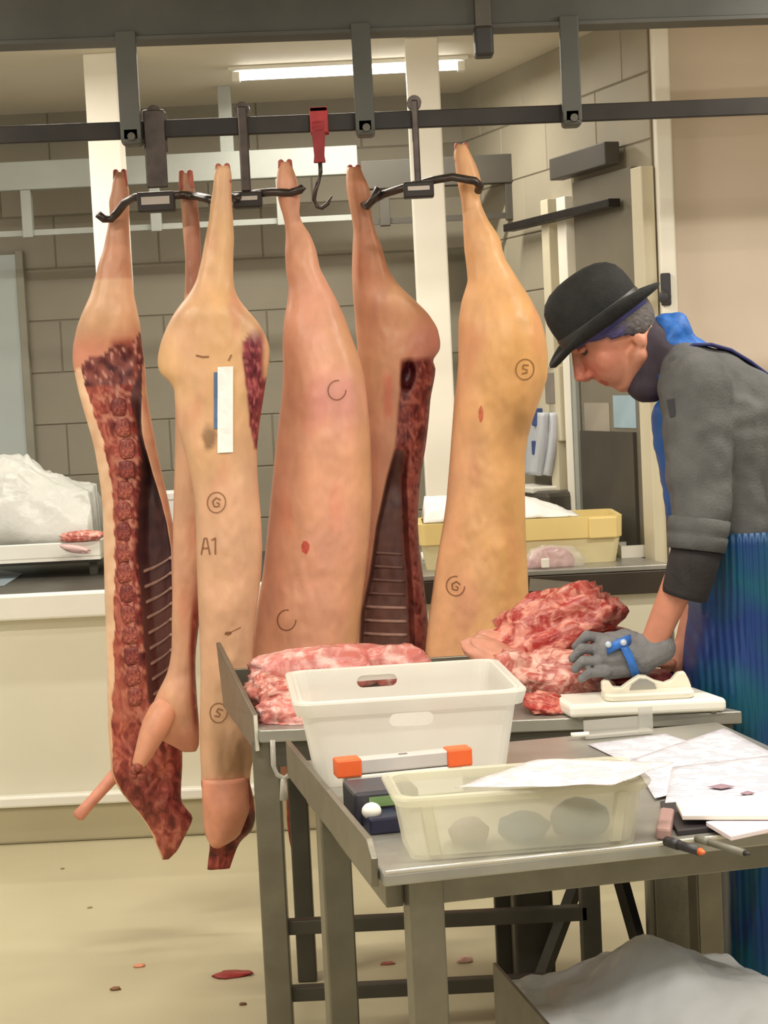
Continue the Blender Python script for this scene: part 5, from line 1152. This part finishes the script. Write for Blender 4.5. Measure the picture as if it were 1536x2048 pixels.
sk_o = obj('apron_skirt', loft(sk_r, False), teal, person, smooth=True); mo = sk_o.modifiers.new('t', 'SOLIDIFY'); mo.thickness = 0.004
navy = M('navy_strap', S(44, 46, 96), 0.6)
def ribbon(pts, w_, nm='apron_strap'):
    rg = []
    for p in pts: rg.append([p + Vector((0, -w_ / 2, 0.0)), p + Vector((0, -w_ / 2, 0.008)), p + Vector((0, w_ / 2, 0.008)), p + Vector((0, w_ / 2, 0))])
    return obj(nm, loft(rg), navy, person, smooth=True)
ribbon([PM(x, y, -0.06) for x, y in ((1340, 742), (1358, 708), (1385, 693), (1420, 692), (1460, 703), (1500, 727), (1540, 757), (1580, 786), (1630, 850))], 0.04)
obj('trouser_leg', loft([ring_at(Vector((pel.x + 0.02, YM - 0.11, 0.6)), Vector((pel.x + 0.03, YM - 0.115, 0.07)), t, 0.085 - 0.01 * t) for t in (0, 0.3, 0.6, 1)]), M('dark_trouser', S(50, 52, 60), 0.8), person, smooth=True)
obj('trouser_leg', loft([ring_at(Vector((pel.x + 0.02, YM + 0.11, 0.6)), Vector((pel.x + 0.03, YM + 0.115, 0.07)), t, 0.085 - 0.01 * t) for t in (0, 0.3, 0.6, 1)]), MATS['dark_trouser'], person, smooth=True)
for s_ in (-1, 1):
    a = Vector((pel.x + 0.05, YM + 0.115 * s_, 0.05)); blob('boot', [capsule(a, 0.05, a + Vector((-0.16, 0, -0.005)), 0.045), capsule(a, 0.052, a + Vector((0, 0, 0.16)), 0.055)], 0.008, white_m, person, 3)
# gloved hand
gl = M('grey_knit_glove', S(120, 120, 122), 0.8, 0, 0.15, 40, 0.3, 160)
gY = -0.2
gp = [capsule(PM(1285, 1302, gY), 0.042, PM(1225, 1306, gY), 0.046), capsule(PM(1282, 1322, gY), 0.036, PM(1222, 1330, gY), 0.036), capsule(PM(1318, 1296, gY), 0.04, PM(1285, 1310, gY), 0.044),
      capsule(PM(1262, 1290, gY + 0.03), 0.035, PM(1222, 1290, gY + 0.04), 0.034)]
fing = [((1212, 1278), (1174, 1271), (1152, 1293), 0.0128, 0.03), ((1206, 1300), (1164, 1297), (1146, 1317), 0.0130, 0.005), ((1206, 1322), (1166, 1322), (1150, 1338), 0.0128, -0.018), ((1212, 1344), (1178, 1346), (1163, 1357), 0.0118, -0.032)]
for a, b, c, r_, dy in fing:
    A, B, C_ = PM(*a, gY + dy), PM(*b, gY + dy - 0.012), PM(*c, gY + dy); gp += [capsule(A, r_ * 1.08, B, r_), capsule(B, r_, C_, r_ * 0.88)]
A, B, C_ = PM(1250, 1275, gY + 0.06), PM(1215, 1282, gY + 0.085), PM(1188, 1300, gY + 0.085); gp += [capsule(A, 0.022, B, 0.018), capsule(B, 0.018, C_, 0.015)]
glove = blob('glove', gp, 0.0034, gl, person, 2, label='grey knitted glove')
bl = M('blue_glove_strap', S(52, 112, 196), 0.45, 0, 0.2, 30)
st_ = [PM(1240, 1277, gY - 0.035), PM(1252, 1300, gY - 0.052), PM(1262, 1322, gY - 0.048), PM(1270, 1346, gY - 0.038), PM(1272, 1354, gY - 0.02)]
rg = []
for i, p in enumerate(st_): rg.append([p + Vector((-0.010, 0.004, 0)), p + Vector((-0.010, -0.004, 0)), p + Vector((0.010, -0.004, 0)), p + Vector((0.010, 0.004, 0))])
obj('glove_strap', loft(rg), bl, glove, smooth=True)
st2 = [PM(1214, 1300, gY - 0.044), PM(1232, 1290, gY - 0.05), PM(1250, 1282, gY - 0.046), PM(1262, 1278, gY - 0.03)]
rg = []
for p in st2: rg.append([p + Vector((0, 0.004, -0.011)), p + Vector((0, -0.004, -0.011)), p + Vector((0, -0.004, 0.011)), p + Vector((0, 0.004, 0.011))])
obj('glove_strap', loft(rg), bl, glove, smooth=True)
obj('strap_stud', ball(PM(1217, 1289, gY - 0.05), 0.008), M('pale_stud', S(190, 200, 214), 0.3), glove, smooth=True)
obj('strap_stud', ball(PM(1247, 1285, gY - 0.053), 0.008), MATS['pale_stud'], glove, smooth=True)
# knife in the right hand
ke = empty('boning_knife', PM(1330, 1345, 0.0), 'boning knife held low over the meat in the bare hand', 'knife')
obj('handle', capsule(PM(1340, 1343, 0.02), 0.011, PM(1306, 1350, 0.0), 0.010), blk, ke, smooth=True)
obj('blade', extrude([PM(1298, 1344, 0.0), PM(1246, 1352, -0.01), PM(1232, 1360, -0.015), PM(1298, 1356, 0.0)], (0, 0.002, 0)), steel_top, ke)

p_ = PM(1340, 815, -0.17) ; hit = None
dd = ray(1340, 815).normalized(); sh_m = shirt.data
from mathutils.bvhtree import BVHTree
bv = BVHTree.FromPolygons([q.co + WORG[shirt.name] for q in sh_m.vertices], [tuple(q.vertices) for q in sh_m.polygons])
def on_shirt(x, y, off=0.003):
    r = bv.ray_cast(Vector((0, 0, CH)), ray(x, y).normalized()); return r[0] - ray(x, y).normalized() * off if r[0] is not None else PM(x, y, -0.25)
obj('sleeve_mark', ([on_shirt(x, y) for x, y in ((1333, 800), (1348, 797), (1350, 832), (1340, 835))], [(0, 1, 2, 3)]), M('black_mark', S(50, 50, 54), 0.7), shirt)
